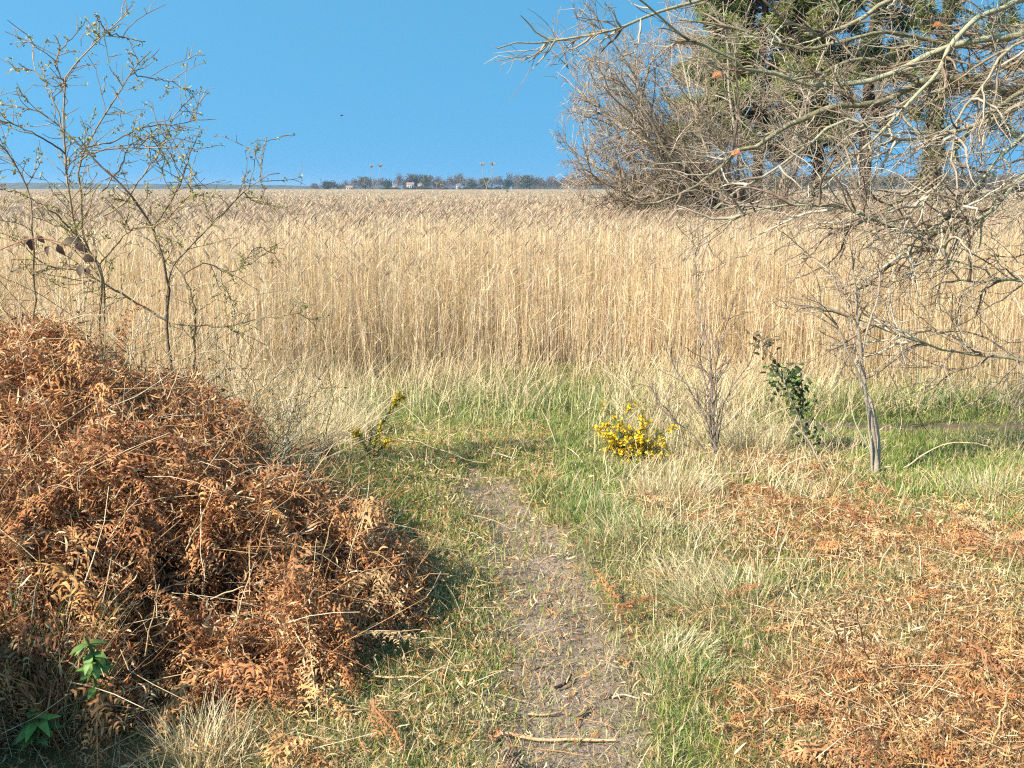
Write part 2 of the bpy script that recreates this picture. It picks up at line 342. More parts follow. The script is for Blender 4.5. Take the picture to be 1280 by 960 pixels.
x, y = on_mound(3600); k = holes(x, y) < .5; x, y = x[k], y[k]; n = len(x); z = msurf(x, y) + U(-.2, .07, n)
st = poly(np.stack([x, y, z], -1), np.stack([rng.normal(size=n), rng.normal(size=n), U(-.3, 1.2, n)], -1), U(.15, .5, n), 4, .14, (0, 0, -.08))
tubes(ac, st, taper(n, 4, U(.0013, .0026, n), .0009), pal([(.5, .28, .12), (.62, .42, .22), (.38, .18, .08), (.7, .56, .36)], n), 3)
x, y = on_mound(520, .3); k = holes(x, y) < .3; x, y = x[k], y[k]; n = len(x)
st = poly(np.stack([x, y, msurf(x, y) - .1], -1), np.stack([rng.normal(size=n) * .5 + .15, rng.normal(size=n) * .5, np.ones(n)], -1), U(.15, .36, n), 5, .13, (0, 0, -.04))
tubes(ac, st, taper(n, 5, U(.0016, .003, n), .001), pal([(.5, .28, .12), (.62, .42, .22), (.34, .15, .06), (.7, .54, .32)], n), 4)
kd_ = kids(st, n * 2, .4, 1, (.4, 1.1), (.05, .16), 4, .2, (0, 0, -.06)); tubes(ac, kd_, taper(len(kd_), 4, .0012, .0008), pal(BR, len(kd_)), 3)
tag(ac.build('bracken', M_BRACK), 'thick mound of dead red-brown bracken left of the path', None, None, 'stuff')
# litter on the right and along the mound foot
def lit_p(n, f):
    y = U(1.9, 8.5, n); x = U(-1, 1, n) * (.57 * y + .8); zz = zones(x, y)[:, 3]
    edge = np.exp(-((mound_h(x, y) - .05) / .12) ** 2) * .35 * (x < .3)
    k = rng.random(n) < np.clip(np.maximum(zz ** 1.6, edge), 0, 1) * pthin(x, y, .3) * f * (zz + edge > .07); return x[k], y[k]
ac = Acc()
x, y = lit_p(420000, .85); n = len(x)
sel = fbm(x * 1.6, y * 1.6, 55) + .35 * vn(x * 6, y * 6, 56) + U(-.12, .12, n) > .05; q = np.stack([x, y, H(x, y) + U(0, .08, n) * U(0, 1, n)], -1)
for k, pl_ in ((sel, BRL + [(.64, .45, .24), (.62, .48, .28), (.56, .42, .22), (.5, .38, .2)]), (~sel, BRL[2:] + BR[:5] + [(.17, .075, .035)])):
    curls(ac, q[k], U(.02, .06, k.sum()), U(.002, .006, k.sum()) * (.8 + .1 * y[k]), pl_, .45)
x, y = lit_p(420, .9); k = zones(x, y)[:, 3] > .4; x, y = x[k], y[k]; n = len(x)
fronds(ac, np.stack([x, y, H(x, y) + U(.03, .08, n)], -1), np.stack([rng.normal(size=n), rng.normal(size=n), U(0, .2, n)], -1), U(.22, .42, n), BRL[:3] + BR[:2], .04, 18, 6, .16)
x, y = lit_p(1300, .9); k = zones(x, y)[:, 3] > .3; x, y = x[k], y[k]; n = len(x)
fronds(ac, np.stack([x, y, H(x, y) + U(.01, .08, n)], -1), np.stack([rng.normal(size=n), rng.normal(size=n), U(-.05, .35, n)], -1), U(.14, .3, n), BRL[:3] + BR[:3], .05)
x, y = lit_p(6500, .9); n = len(x)
st = poly(np.stack([x, y, H(x, y) + U(.005, .06, n)], -1), np.stack([rng.normal(size=n), rng.normal(size=n), U(-.1, .35, n)], -1), U(.08, .32, n), 4, .1, (0, 0, -.05))
tubes(ac, st, taper(n, 4, U(.0011, .0022, n), .0008), pal([(.6, .38, .16), (.66, .5, .27), (.5, .27, .1), (.7, .58, .38)], n), 3)
tag(ac.build('bracken_litter', M_BRACK), 'flattened orange-brown bracken litter right of the path', None, None, 'stuff')
# crumbs on the path
ac = Acc(); n = 42000; y = U(1.9, 7, n); x = np.interp(y, PATH[:, 1], PATH[:, 0]) + rng.normal(size=n) * .27
curls(ac, np.stack([x, y, H(x, y) + .003], -1), U(.006, .026, n), U(.001, .003, n), [(.38, .29, .18), (.28, .2, .12), (.15, .1, .07), (.46, .36, .22), (.22, .16, .11), (.2, .13, .09)], .85, .3)
tag(ac.build('path_litter', M_BRACK), 'crumbs of dead grass and bark trodden into the path', None, None, 'stuff')

# ------------------------------------------------------------------ reeds
FR = np.array([gp(*q)[:2] for q in [(-150, 480), (0, 485), (300, 495), (450, 478), (560, 466), (700, 462), (850, 468), (1000, 486), (1280, 498), (1450, 500)]])
def front(x): return np.interp(x, FR[:, 0], FR[:, 1])
RC = [(.78, .61, .36), (.7, .52, .29), (.82, .67, .43), (.74, .57, .34), (.6, .43, .24), (.7, .6, .46)]
PC = [(.42, .3, .2), (.32, .21, .14), (.5, .37, .25), (.56, .42, .28)]
def reeds(ac, x, y, ws, nl, hk=1., plume=1., pc=1.):
    n = len(x); g = H(x, y); ed = np.clip((y - front(x) + .4 * vn(x * .8, y * .8, 17)) / 1.3, 0, 1)
    h = (U(1.72, 2.04, n) + .1 * fbm(x * .3, y * .3, 61)) * (.45 + .55 * ed ** .8) * hk
    az = U(0, 2 * math.pi, n); ln = np.abs(rng.normal(size=n)) * (.035 + .14 * (1 - ed))
    d = np.stack([np.cos(az) * ln, np.sin(az) * ln, np.ones(n)], -1); c = pal(RC, n, .2)
    st = poly(np.stack([x, y, g], -1), d, h, 4, .024, np.zeros(3)); a = U(0, math.pi, n); sd = np.stack([np.cos(a), np.sin(a) * .5, 0 * a], -1)
    ribbons(ac, st, (ws * U(.7, 1.3, n))[:, None] * A(1, .9, .75, .5)[None], nrm(sd), c)
    for _ in range(nl):
        t = U(.25, .92, n); f = t * 3; k = np.minimum(f.astype(int), 2); ii = np.arange(n); q = st[ii, k] + (st[ii, k + 1] - st[ii, k]) * (f - k)[:, None]
        a = U(0, 2 * math.pi, n); dd = np.stack([np.cos(a) * .55, np.sin(a) * .55, U(.5, 1.4, n)], -1)
        lf = poly(q, dd, U(.18, .42, n) * np.minimum(h, 1.3), 3, .1, (0, 0, -.35))
        ribbons(ac, lf, (ws * 1.1)[:, None] * A(.9, 1, .2)[None], nrm(np.cross(dd, A(0, 0, 1)) + rdir(n) * .3), np.clip(c * U(.8, 1.25, (n, 1)), 0, 1))
    k = (rng.random(n) < .3 * plume) & (ed > .35); m = k.sum(); tp = st[k, -1]; a = U(-.9, .9, m) + math.pi * (rng.random(m) < .36)
    dd = np.stack([np.cos(a) * .25, np.sin(a) * .3, np.ones(m)], -1)
    for s_ in (0, 1):
        pl = poly(tp, dd, U(.1, .19, m), 4, .12, np.stack([np.cos(a) * .2, np.sin(a) * .2, -.12 + 0 * a], -1))
        ribbons(ac, pl, (ws[k] * 1.5 + .006)[:, None] * A(.4, 1, .9, .15)[None], nrm(np.stack([0 * a + s_, a, 1 - s_ + 0 * a], -1) + rdir(m) * .3), np.clip(pal(PC, m, .25) * pc, 0, 1))
def spot(n, d0, d1, m=.58, add=1.5):
    u = rng.random(n); y = d0 + (d1 - d0) * u; x = U(-1, 1, n) * (m * y + add); k = y > front(x) + U(-.35, .3, n); return x[k], y[k]
ac = Acc()
x, y = spot(44000, 8.8, 20); reeds(ac, x, y, .0052 * (y / 11) ** .7, 2)
x, y = spot(40000, 19, 40); reeds(ac, x, y, .0095 * (y / 22) ** .8, 1, 1, 1.15, 1.05)
x, y = spot(36000, 38, 110); reeds(ac, x, y, .021 * (y / 50) ** .9, 1, .98, 1.0, 1.15)
x, y = spot(20000, 100, 420); reeds(ac, x, y, .09 * (y / 120) ** .9, 0, .97, .5, 1.4)
# the closed canopy of the bed far off
cx = np.linspace(-1, 1, 260); cy = np.geomspace(70, 2600, 240); CX, CY = np.meshgrid(cx, cy); CX = CX * (.75 * CY + 20)
CZ = -.8 + 1.82 + .1 * vn(CX * .35, CY * .2, 91) + .16 * (rng.random(CX.shape) - .5); CZ[0] = -.8
I = np.arange(CX.size).reshape(CX.shape)
ac.add(np.stack([CX, CY, CZ], -1).reshape(-1, 3), np.stack([I[:-1, :-1], I[:-1, 1:], I[1:, 1:], I[1:, :-1]], -1).reshape(-1, 4), pal([(.6, .46, .28), (.54, .4, .24), (.5, .36, .22)], CX.size, .12))
tag(ac.build('reeds', M_REED), 'wide bed of dry golden reeds with brown plumes', None, None, 'stuff')
# water standing among the reeds
m, nt, o = newmat('marsh_water'); p = nd(nt, 'ShaderNodeBsdfPrincipled'); p.inputs['Base Color'].default_value = (.03, .035, .03, 1); p.inputs['Roughness'].default_value = .08
nt.links.new(p.outputs[0], o.inputs['Surface'])
wy = np.linspace(11.5, 40, 30); wx = np.linspace(-1, 1, 30); WX, WY = np.meshgrid(wx, wy); WX = WX * (.6 * WY + 3); I = np.arange(900).reshape(30, 30)
a2 = Acc(); a2.add(np.stack([WX, WY, 0 * WX - .79], -1), np.stack([I[:-1, :-1], I[:-1, 1:], I[1:, 1:], I[1:, :-1]], -1), (0, 0, 0)); tag(a2.build('water', m), 'shallow marsh water between the reed stems', None, None, 'structure')

exec_parts = True
# ------------------------------------------------------------------ oak overhanging from the right
oak_base = A(7.4, 9.2, float(H(7.4, 9.2)))
oak = thing('oak_tree', oak_base, 'bare overhanging oak reaching in from the right with pale lichened limbs', 'tree')
tr = resamp([oak_base + A(0, 0, -.1), oak_base + A(-.05, 0, 1), oak_base + A(-.15, .05, 2.4), oak_base + A(0, .1, 4.2), oak_base + A(.2, .2, 6.5)], 14)
TB = (.26, .24, .16)
ac = Acc(); tubes(ac, tr[None], taper(1, 14, .3, .12) * (1 + .25 * np.exp(-np.arange(14) / 1.2))[None], A(TB), 14); ac.build('trunk', M_BARK, oak)
LIMBS = [
 ([(1500, 60), (1380, 100), (1280, 107), (1257, 116), (1234, 114), (1218, 109), (1198, 99), (1178, 97), (1158, 99), (1139, 107), (1123, 117), (1105, 128), (1080, 131), (1060, 129), (1031, 136), (1002, 149), (972, 166), (946, 181), (914, 195), (894, 213), (871, 230), (847, 245), (824, 252), (800, 256)], 8.6, 6.9, .056, .006),
 ([(1500, 40), (1380, 75), (1280, 80), (1250, 82), (1228, 93), (1205, 106), (1183, 101), (1160, 108), (1130, 90), (1115, 85), (1089, 74), (1060, 74), (1046, 82), (1020, 95), (990, 100)], 8.9, 7.6, .046, .008),
 ([(1480, -60), (1350, -30), (1280, 0), (1255, 9), (1226, 20), (1206, 38), (1191, 55), (1182, 70), (1174, 88), (1153, 111), (1130, 135), (1100, 165), (1075, 190), (1050, 215), (1020, 240)], 8.2, 6.6, .036, .005),
 ([(1480, -90), (1300, -60), (1150, -20), (1080, 20), (1031, 44), (1013, 38), (990, 29), (958, 3), (940, -20)], 8.4, 7.4, .034, .01),
 ([(1450, 0), (1300, 40), (1180, 60), (1090, 100), (1010, 105), (960, 88), (935, 90), (914, 73), (891, 61), (868, 52), (850, 44), (836, 30), (810, 10), (790, -8)], 8.0, 6.8, .04, .006),
 ([(1400, -110), (1150, -70), (960, -30), (880, 0), (840, 10), (810, 20), (786, 30), (751, 41), (716, 47), (678, 54), (640, 55), (620, 61)], 7.8, 6.6, .036, .004),
 ([(1460, 70), (1360, 95), (1280, 113), (1263, 123), (1250, 133), (1230, 147), (1218, 155), (1202, 179), (1186, 196), (1169, 214), (1151, 228), (1133, 246), (1110, 262), (1085, 275), (1050, 290)], 8.0, 6.6, .036, .006),
 ([(1450, 20), (1330, 40), (1262, 60), (1239, 90), (1224, 115), (1206, 133), (1196, 155), (1192, 183), (1190, 202), (1178, 228), (1160, 250), (1130, 275)], 7.2, 6.2, .02, .005),
 ([(1400, 80), (1340, 120), (1280, 169), (1255, 192), (1229, 222), (1212, 242), (1191, 262), (1177, 277), (1140, 300), (1120, 330)], 7.4, 6.2, .024, .005),
 ([(1420, 430), (1350, 450), (1280, 452), (1236, 445), (1182, 437), (1158, 429), (1128, 420), (1097, 408), (1078, 402), (1050, 392)], 6.6, 6.0, .02, .004),
 ([(1400, 300), (1330, 340), (1280, 350), (1251, 348), (1205, 352), (1182, 327), (1185, 288), (1208, 250)], 6.8, 6.2, .02, .004),
 ([(1450, 90), (1320, 110), (1240, 150), (1190, 165), (1140, 175), (1095, 165), (1060, 150), (1030, 165), (1000, 190), (960, 215), (920, 240), (890, 262)], 7.6, 6.4, .03, .005),
 ([(1480, -20), (1340, 20), (1280, 40), (1220, 60), (1160, 50), (1100, 40), (1060, 50), (1010, 60), (960, 50), (900, 30), (850, 25)], 9.0, 7.8, .032, .006),
 ([(1400, 130), (1320, 190), (1270, 230), (1230, 270), (1180, 290), (1120, 285), (1060, 262), (1000, 255), (950, 262), (900, 280)], 7.0, 6.0, .024, .004),
 ([(1430, 180), (1340, 215), (1280, 225), (1230, 250), (1190, 300), (1150, 330), (1110, 360)], 6.8, 6.2, .018, .004)]
limbs = []
for pts, d0, d1, r0, r1 in LIMBS:
    q = pline(pts, d0, d1, 40, .006, .08); q = np.concatenate([resamp([tr[min(12, 4 + len(limbs) % 8)], q[0]], 6, False)[:-1], q])
    q = resamp(q, 48, False); limbs.append(q); ac = Acc()
    rr = taper(1, 48, r0 * 1.25, r1) * (1 + .12 * U(-1, 1, (1, 48)))
    tubes(ac, q[None], rr, pal([(.26, .22, .125), (.3, .27, .165), (.21, .18, .1)], 1), 8); ac.build('limb', M_BARK, oak)
LB = np.stack(limbs)
low = np.stack([limbs[i] for i in (6, 7, 8, 9, 10, 13, 14)]); up = np.stack([limbs[i] for i in (0, 1, 2, 3, 4, 5, 11, 12)])
c1 = np.concatenate([kids(up, 400, .22, .97, (.3, 1.1), (.5, 1.4), 8, .16, (-.07, -.03, -.005), .8), kids(low, 380, .25, 1, (.4, 1.2), (.4, 1.1), 8, .2, (-.05, -.02, -.06), .5)])
c2 = kids(c1, 3300, .15, 1, (.4, 1.2), (.18, .65), 6, .2, (-.03, 0, -.03), .4)
c3 = kids(c2, 4600, .2, 1, (.5, 1.2), (.05, .2), 4, .2, (0, 0, .05), .3)
TW = [(.34, .28, .19), (.26, .19, .12), (.44, .38, .28), (.22, .16, .1), (.13, .09, .06), (.19, .125, .08)]
ac = Acc(); tubes(ac, c1, taper(len(c1), 8, U(.006, .012, len(c1)), .003), pal(TW, len(c1)), 5)
tubes(ac, c2, taper(len(c2), 6, U(.0024, .004, len(c2)), .0016), pal(TW, len(c2)), 3)
tubes(ac, c3, taper(len(c3), 4, .002, .0016), pal(TW, len(c3)), 3)
tag(ac.build('twigs', M_TWIG, oak), None, None, None, 'stuff')
for (px, py, dd, c) in [(897, 90, 6.9, (.6, .25, .1)), (920, 188, 6.8, (.62, .26, .12)), (1172, 28, 7.6, (.5, .2, .08))]:
    ac = Acc(); q = P(px, py, dd)[None].repeat(3, 0); leaves(ac, q, A((-.7, -.2, -.6), (.6, -.2, -.5), (-.1, -.3, -1)), A((.3, -1, .4), (-.3, -1, .3), (.2, -1, .1)), A(.045, .04, .046), A(.03, .032, .026), pal([c], 3), jag=.3, curl=.4)
    ac.build('leaf', M_LEAF, oak)

# ------------------------------------------------------------------ bare sallow in the reeds
b0 = P(948, 268, 21.); b0[2] = -.8
sal = thing('willow_tree', b0, 'low spreading leafless tree standing in the reeds left of the pines', 'tree')
n = 22; az = np.linspace(0, 2 * math.pi, n, False) + U(-.2, .2, n)
def squash(p):
    dx = b0[0] - p[..., 0]; q = p.copy(); q[..., 0] = np.where(dx > 0, b0[0] - 6.3 * np.tanh(dx / 6.3 * 1.05), p[..., 0]); return q
d = np.stack([np.cos(az) * U(.2, .75, n) - .36, np.sin(az) * .4, U(.75, 1.5, n)], -1)
s0 = poly(b0[None].repeat(n, 0) + rng.normal(size=(n, 3)) * A(.15, .15, 0), d, U(4.2, 7.2, n), 14, .09, np.stack([np.cos(az) * .03 - .02, 0 * az, -.015 + 0 * az], -1))
for pts in ([(948, 250), (880, 215), (820, 180), (800, 140), (806, 100), (820, 70), (850, 55)], [(948, 262), (880, 250), (800, 240), (740, 228), (695, 205)], [(948, 255), (870, 225), (790, 165), (740, 140), (708, 125)], [(948, 250), (860, 190), (770, 105), (735, 75)]):
    q = pline(pts, 21, 20.5, 14, .03, .2); q[0] = b0 + A(0, 0, .9); s0 = np.concatenate([s0, q[None]])
TS = [(.24, .17, .11), (.32, .24, .16), (.16, .11, .075), (.38, .29, .2), (.28, .17, .095)]
WS = [(.29, .23, .16), (.36, .29, .2), (.2, .15, .105), (.28, .2, .135)]
ac = Acc(); tubes(ac, resamp([b0 - A(0, 0, .1), b0 + A(0, 0, .5), b0 + A(-.1, 0, 1.1)], 6)[None], taper(1, 6, .28, .2), A(TS[0]), 10); ac.build('trunk', M_TWIG, sal)
c1 = kids(s0, 430, .12, 1, (.35, 1.1), (1., 2.3), 8, .13, (-.06, 0, -.01), .45); c2 = kids(c1, 3200, .15, 1, (.35, 1.1), (.4, 1.), 6, .16, (-.02, 0, -.01), .4); c3 = kids(c2, 12000, .15, 1, (.4, 1.1), (.15, .45), 4, .15, (0, 0, .0), .3); s0, c1, c2, c3 = map(squash, (s0, c1, c2, c3))
ac = Acc(); tubes(ac, s0, taper(len(s0), 14, U(.045, .065, len(s0)), .01), pal(WS, len(s0)), 6); tag(ac.build('limbs', M_TWIG, sal), None, None, None, 'stuff')
ac = Acc(); tubes(ac, c1, taper(len(c1), 8, .016, .006), pal(WS, len(c1)), 4); tubes(ac, c2, taper(len(c2), 6, .0075, .0045), pal(WS, len(c2)), 3); tubes(ac, c3, taper(len(c3), 4, .0048, .0035), pal([(.3, .24, .165), (.38, .31, .22), (.21, .16, .115), (.33, .24, .155)], len(c3)), 3)
tag(ac.build('twigs', M_TWIG, sal), None, None, None, 'stuff')

# ------------------------------------------------------------------ pines behind the reeds
def pine(px, dist, r, hgt, zlow, nl, spread, label, cols, needles=55, ivy=0, clumps=6, lean=0, zhi=None):
    b = P(px, 250, dist); b[2] = -.85; t = thing('pine_tree', b, label, 'tree', 'pines at the edge of the reed bed')
    tk = resamp([b, b + A(lean * .3, 0, hgt * .35), b + A(lean, 0, hgt * .7), b + A(lean * .8, .2, hgt)], 16) + rng.normal(size=(16, 3)) * .03
    ac = Acc(); tubes(ac, tk[None], taper(1, 16, r, r * .35), A(.075, .052, .04), 12); ac.build('trunk', M_PBARK, t)
    zt = U(zlow, zhi or hgt, nl); k = zt / hgt; st = np.stack([np.interp(zt, tk[:, 2] - b[2], tk[:, j]) for j in range(3)], -1)
    az = U(0, 2 * math.pi, nl); L = spread * (1.15 - .6 * k) * U(.5, 1.1, nl)
    lb = poly(st, np.stack([np.cos(az), np.sin(az), U(-.1, .5, nl)], -1), L, 8, .14, (0, 0, .02))
    sb = kids(lb, nl * 4, .35, 1, (.4, 1.), (.4, 1.1), 5, .15, (0, 0, .06))
    ac = Acc(); tubes(ac, lb, taper(nl, 8, U(.05, .08, nl), .018), pal([(.13, .09, .06), (.2, .14, .1)], nl), 5); tubes(ac, sb, taper(len(sb), 5, .02, .01), pal([(.16, .11, .08)], len(sb)), 3)
    tag(ac.build('limbs', M_PBARK, t), None, None, None, 'stuff')
    ends = np.concatenate([sb[:, -1], sb[:, 2], lb[:, -1]]); ci = rng.integers(0, len(ends), nl * clumps); n = len(ci) * needles
    ctr = np.repeat(ends[ci] + rng.normal(size=(len(ci), 3)) * .12, needles, 0); d = rdir(n); d[:, 2] = d[:, 2] * .8 + .25
    rad = U(.02, .26, n)[:, None]; p0 = ctr + d * rad + rng.normal(size=(n, 3)) * .05
    pts = np.stack([p0, p0 + nrm(d + rdir(n) * .4) * U(.14, .26, n)[:, None]], 1)
    ac = Acc(); cc = np.repeat(pal(cols, len(ci), .3), needles, 0) * U(.8, 1.2, (n, 1))
    ribbons(ac, pts, taper(n, 2, .04, .02), nrm(np.cross(d, rdir(n))), np.clip(cc, 0, 1)); tag(ac.build('crown', M_PINE, t), None, None, None, 'stuff')
    if ivy:
        a = U(0, 2 * math.pi, ivy); z = U(.6, hgt * .55, ivy) ** 1.; rr = r * (1 - .45 * z / hgt) + U(-.02, .3, ivy) * (.4 + .6 * np.sin(z * 2.2) ** 2)
        q = np.stack([np.interp(z, tk[:, 2] - b[2], tk[:, 0]) + np.cos(a) * rr, b[1] + np.sin(a) * rr, b[2] + z], -1)
        ac = Acc(); leaves(ac, q, np.stack([np.cos(a), np.sin(a), -.6 + 0 * a], -1) + rdir(ivy) * .5, np.stack([np.cos(a), np.sin(a), 1 + 0 * a], -1), U(.07, .13, ivy), U(.07, .12, ivy), pal([(.1, .13, .035), (.16, .17, .06), (.07, .1, .03), (.2, .18, .09)], ivy), prof=(.3, 1, .7, .05))
        tag(ac.build('ivy', M_LEAF, t), 'ivy climbing the pine trunk', None, None, 'stuff')
OL = [(.16, .2, .05), (.22, .24, .065), (.09, .13, .035), (.28, .27, .1)]; DK = [(.05, .075, .03), (.08, .11, .04), (.04, .055, .028)]
pine(945, 47, .3, 13.5, 4.2, 140, 4.9, 'bushy olive green pine leftmost of the pines behind the oak twigs', OL, 60, 0, 25)
pine(1020, 50, .3, 14, 3., 46, 2.8, 'slimmer green pine between the bushy olive pine and the dark bare trunk', OL + DK, 55, 900, 12)
pine(1077, 46, .34, 15, 5.2, 50, 3., 'dark trunked pine with clear lower stem rising from the reeds', DK, 55, 0, 11)
pine(1160, 43, .42, 15, 6., 44, 3.2, 'thick pine with ivy clad trunk right of the dark trunk', OL + DK, 50, 4500, 7, .2)
pine(1300, 45, .36, 13, 4.4, 50, 3.2, 'rightmost pine cut by the edge of the photo with low green boughs', OL, 55, 0, 7)

# fallen trunk by the pines
q0, q1 = P(1180, 247, 47), P(1300, 233, 46)
ft = thing('fallen_trunk', A(q0[0], q0[1], -.8), 'dark mossy fallen trunk lying above the reeds at the right edge', 'fallen tree')
fp = resamp([q0, P(1225, 245, 47), P(1255, 240, 46.5), q1, P(1420, 228, 46)], 14) + rng.normal(size=(14, 3)) * .02
ac = Acc(); tubes(ac, fp[None], taper(1, 14, .1, .24), A(.11, .09, .06), 9); ac.build('stem', M_PBARK, ft)
for i, L in ((1, 1.9), (4, 1.7), (6, 2.1), (8, 1.9), (10, 2.2), (12, 2.3)):
    ac = Acc(); e = fp[i].copy(); e[2] = -.9; e[0] += U(-.3, .3); tubes(ac, resamp([fp[i], (fp[i] + e) / 2 + rng.normal(size=3) * .1, e], 6)[None], taper(1, 6, .09, .06), A(.09, .07, .05), 6); ac.build('branch', M_PBARK, ft)

# ------------------------------------------------------------------ hawthorn in the bracken
HB = P(165, 440, 5.5); HB[2] = float(H(HB[0], HB[1]))
haw = thing('hawthorn_bush', HB, 'thin hawthorn with tiny opening leaves rising from the bracken mound', 'bush')
HS = [([(128, 470), (124, 390), (126, 340), (105, 305), (98, 300), (90, 260), (83, 225), (80, 190), (82, 150), (80, 110), (83, 95), (115, 55), (132, 40), (160, 18)], 5.3, 5., .0075),
 ([(132, 40), (120, 18)], 5., 5., .003), ([(132, 40), (162, 50)], 5., 5.05, .003),
 ([(128, 470), (130, 400), (128, 340), (103, 300), (102, 250), (100, 200), (108, 185), (130, 145), (150, 115), (165, 90), (190, 65)], 5.4, 5.6, .0075),
 ([(165, 93), (190, 98), (222, 102)], 5.55, 5.7, .003),
 ([(215, 470), (208, 400), (210, 375), (205, 325), (192, 290), (180, 265), (155, 235), (130, 210), (98, 180), (60, 145), (0, 128)], 5.6, 5.2, .009),
 ([(192, 285), (215, 250), (230, 215), (240, 185), (250, 163)], 5.5, 5.8, .005),
 ([(208, 400), (215, 335), (250, 295), (280, 265), (305, 240), (325, 225), (350, 215)], 5.6, 5.9, .006),
 ([(325, 225), (328, 190), (332, 172)], 5.9, 5.95, .003), ([(305, 240), (315, 250), (340, 255)], 5.9, 5.95, .003),
 ([(100, 185), (145, 175), (175, 160), (215, 155), (270, 148)], 5.4, 5.7, .0045), ([(100, 200), (120, 190), (160, 185), (195, 185), (240, 188)], 5.4, 5.2, .004),
 ([(80, 190), (40, 165), (0, 150), (-40, 120)], 5.1, 4.8, .004), ([(40, 440), (42, 340), (40, 287), (35, 235), (15, 200), (0, 182), (-30, 150)], 4.9, 4.7, .006),
 ([(80, 165), (60, 110), (45, 90), (22, 80)], 5.1, 5.2, .0035), ([(83, 110), (70, 80), (85, 48)], 5.1, 5.15, .0035),
 ([(243, 480), (243, 430), (240, 370), (228, 345), (212, 325)], 5.6, 5.6, .006), ([(208, 400), (165, 375), (130, 355), (100, 340), (60, 330), (20, 300)], 5.5, 5., .007),
 ([(215, 405), (280, 408), (320, 400), (385, 390)], 5.6, 6., .004), ([(128, 240), (150, 210), (165, 180), (190, 175), (205, 195)], 5.4, 5.6, .004),
 ([(130, 270), (150, 260), (170, 230), (200, 190), (215, 150), (235, 125)], 5.5, 5.8, .0045), ([(126, 330), (160, 290), (200, 280), (240, 240)], 5.3, 5., .0045),
 ([(100, 300), (60, 260), (20, 240), (-20, 235)], 5.3, 5., .005), ([(230, 345), (255, 330), (290, 340), (320, 310), (345, 318)], 5.7, 6., .004)]
HC = [(.2, .13, .065), (.26, .17, .08), (.15, .1, .055), (.3, .2, .095)]
sl = []
for i, (pts, d0, d1, r) in enumerate(HS):
    q = pline(pts, d0, d1, 20, .004, .05); sl.append(q)
    ac = Acc(); tubes(ac, q[None], taper(1, 20, r * 1.1, max(.0024, r * .3)), pal(HC, 1), 6); ac.build('stem' if r > .0055 else 'branch', M_TWIG, haw)
SL = np.stack(sl)
c1 = kids(SL, 300, .25, 1, (.5, 1.2), (.12, .42), 6, .2, (0, 0, .03), .4); c2 = kids(c1, 600, .2, 1, (.6, 1.3), (.04, .14), 4, .2, (0, 0, .02), .3)
ac = Acc(); tubes(ac, c1, taper(len(c1), 6, .0026, .0017), pal(HC, len(c1)), 3); tubes(ac, c2, taper(len(c2), 4, .002, .0014), pal(HC, len(c2)), 3); tag(ac.build('twigs', M_TWIG, haw), None, None, None, 'stuff')
n = 1050; src = np.concatenate([c1[:, 1:].reshape(-1, 3), c2.reshape(-1, 3), SL[:, 8:].reshape(-1, 3)]); q = np.repeat(src[rng.integers(0, len(src), n)], 4, 0) + rng.normal(size=(n * 4, 3)) * .006
d = rdir(n * 4) + A(0, 0, .4); ac = Acc(); leaves(ac, q, d, rdir(n * 4), U(.008, .018, n * 4), U(.006, .011, n * 4), np.repeat(pal([(.36, .33, .08), (.28, .29, .06), (.42, .36, .12), (.3, .22, .08)], n), 4, 0), prof=(.3, 1, .7, .1))
tag(ac.build('leaves', M_LEAF, haw), 'tiny yellow green opening leaves', None, None, 'stuff')

# bramble with dead purple-brown leaves
bb = P(-30, 440, 4.7); bb[2] = float(H(bb[0], bb[1])); brm = thing('bramble', bb, 'arching bramble cane with withered purple brown leaves in front of the hawthorn', 'bramble')
cane = pline([(-60, 420), (-30, 330), (10, 308), (40, 298), (75, 303), (105, 318), (115, 335)], 4.6, 4.7, 18); ac = Acc(); tubes(ac, cane[None], taper(1, 18, .0045, .002), A(.3, .12, .07), 6); ac.build('cane', M_TWIG, brm)
for (px, py, dx, dz, s) in [(38, 298, .1, -1, .075), (47, 296, .6, -.5, .055), (36, 296, -.5, -.6, .06), (62, 308, -.5, -.8, .07), (72, 306, .5, -1, .075), (80, 302, 1, .1, .085), (95, 305, .8, -.5, .08), (104, 322, .9, -.2, .075), (102, 332, -.2, -1, .075), (108, 334, .5, -.9, .055), (92, 316, -.6, -.6, .06)]:
    ac = Acc(); q = P(px, py, 4.68)[None]; leaves(ac, q, A((dx, U(-.4, .2), dz)), A((U(-.4, .4), -1, .5)), A(s * .78), A(s * .52), pal([(.075, .042, .03), (.12, .065, .04), (.055, .035, .028), (.14, .1, .065)], 1), fold=.5, curl=U(.2, .5), jag=.1); ac.build('leaf', M_LEAF, brm)
# low tangle of thorny stems behind the mound crest
ac = Acc(); n = 900; x = U(-3.9, -1.3, n); y = U(4.5, 6.3, n); z = H(x, y)
tg = poly(np.stack([x, y, z], -1), np.stack([rng.normal(size=n) * .5, rng.normal(size=n) * .4, 1 + 0 * x], -1), U(.4, 1.15, n), 8, .2, (0, 0, -.05)); t2 = kids(tg, 1500, .2, 1, (.5, 1.2), (.08, .3), 5, .2, (0, 0, 0))
tubes(ac, tg, taper(n, 8, .0035, .0018), pal([(.3, .2, .1), (.4, .3, .16), (.24, .2, .1), (.5, .4, .26)], n), 3); tubes(ac, t2, taper(1500, 5, .002, .0013), pal(HC, 1500), 3)
n = 1500; src = t2.reshape(-1, 3); q = src[rng.integers(0, len(src), n)]; leaves(ac, q, rdir(n), rdir(n), U(.012, .03, n), U(.008, .016, n), pal([(.2, .21, .06), (.3, .27, .1), (.38, .26, .12), (.25, .13, .06)], n), prof=(.3, 1, .6, .1))
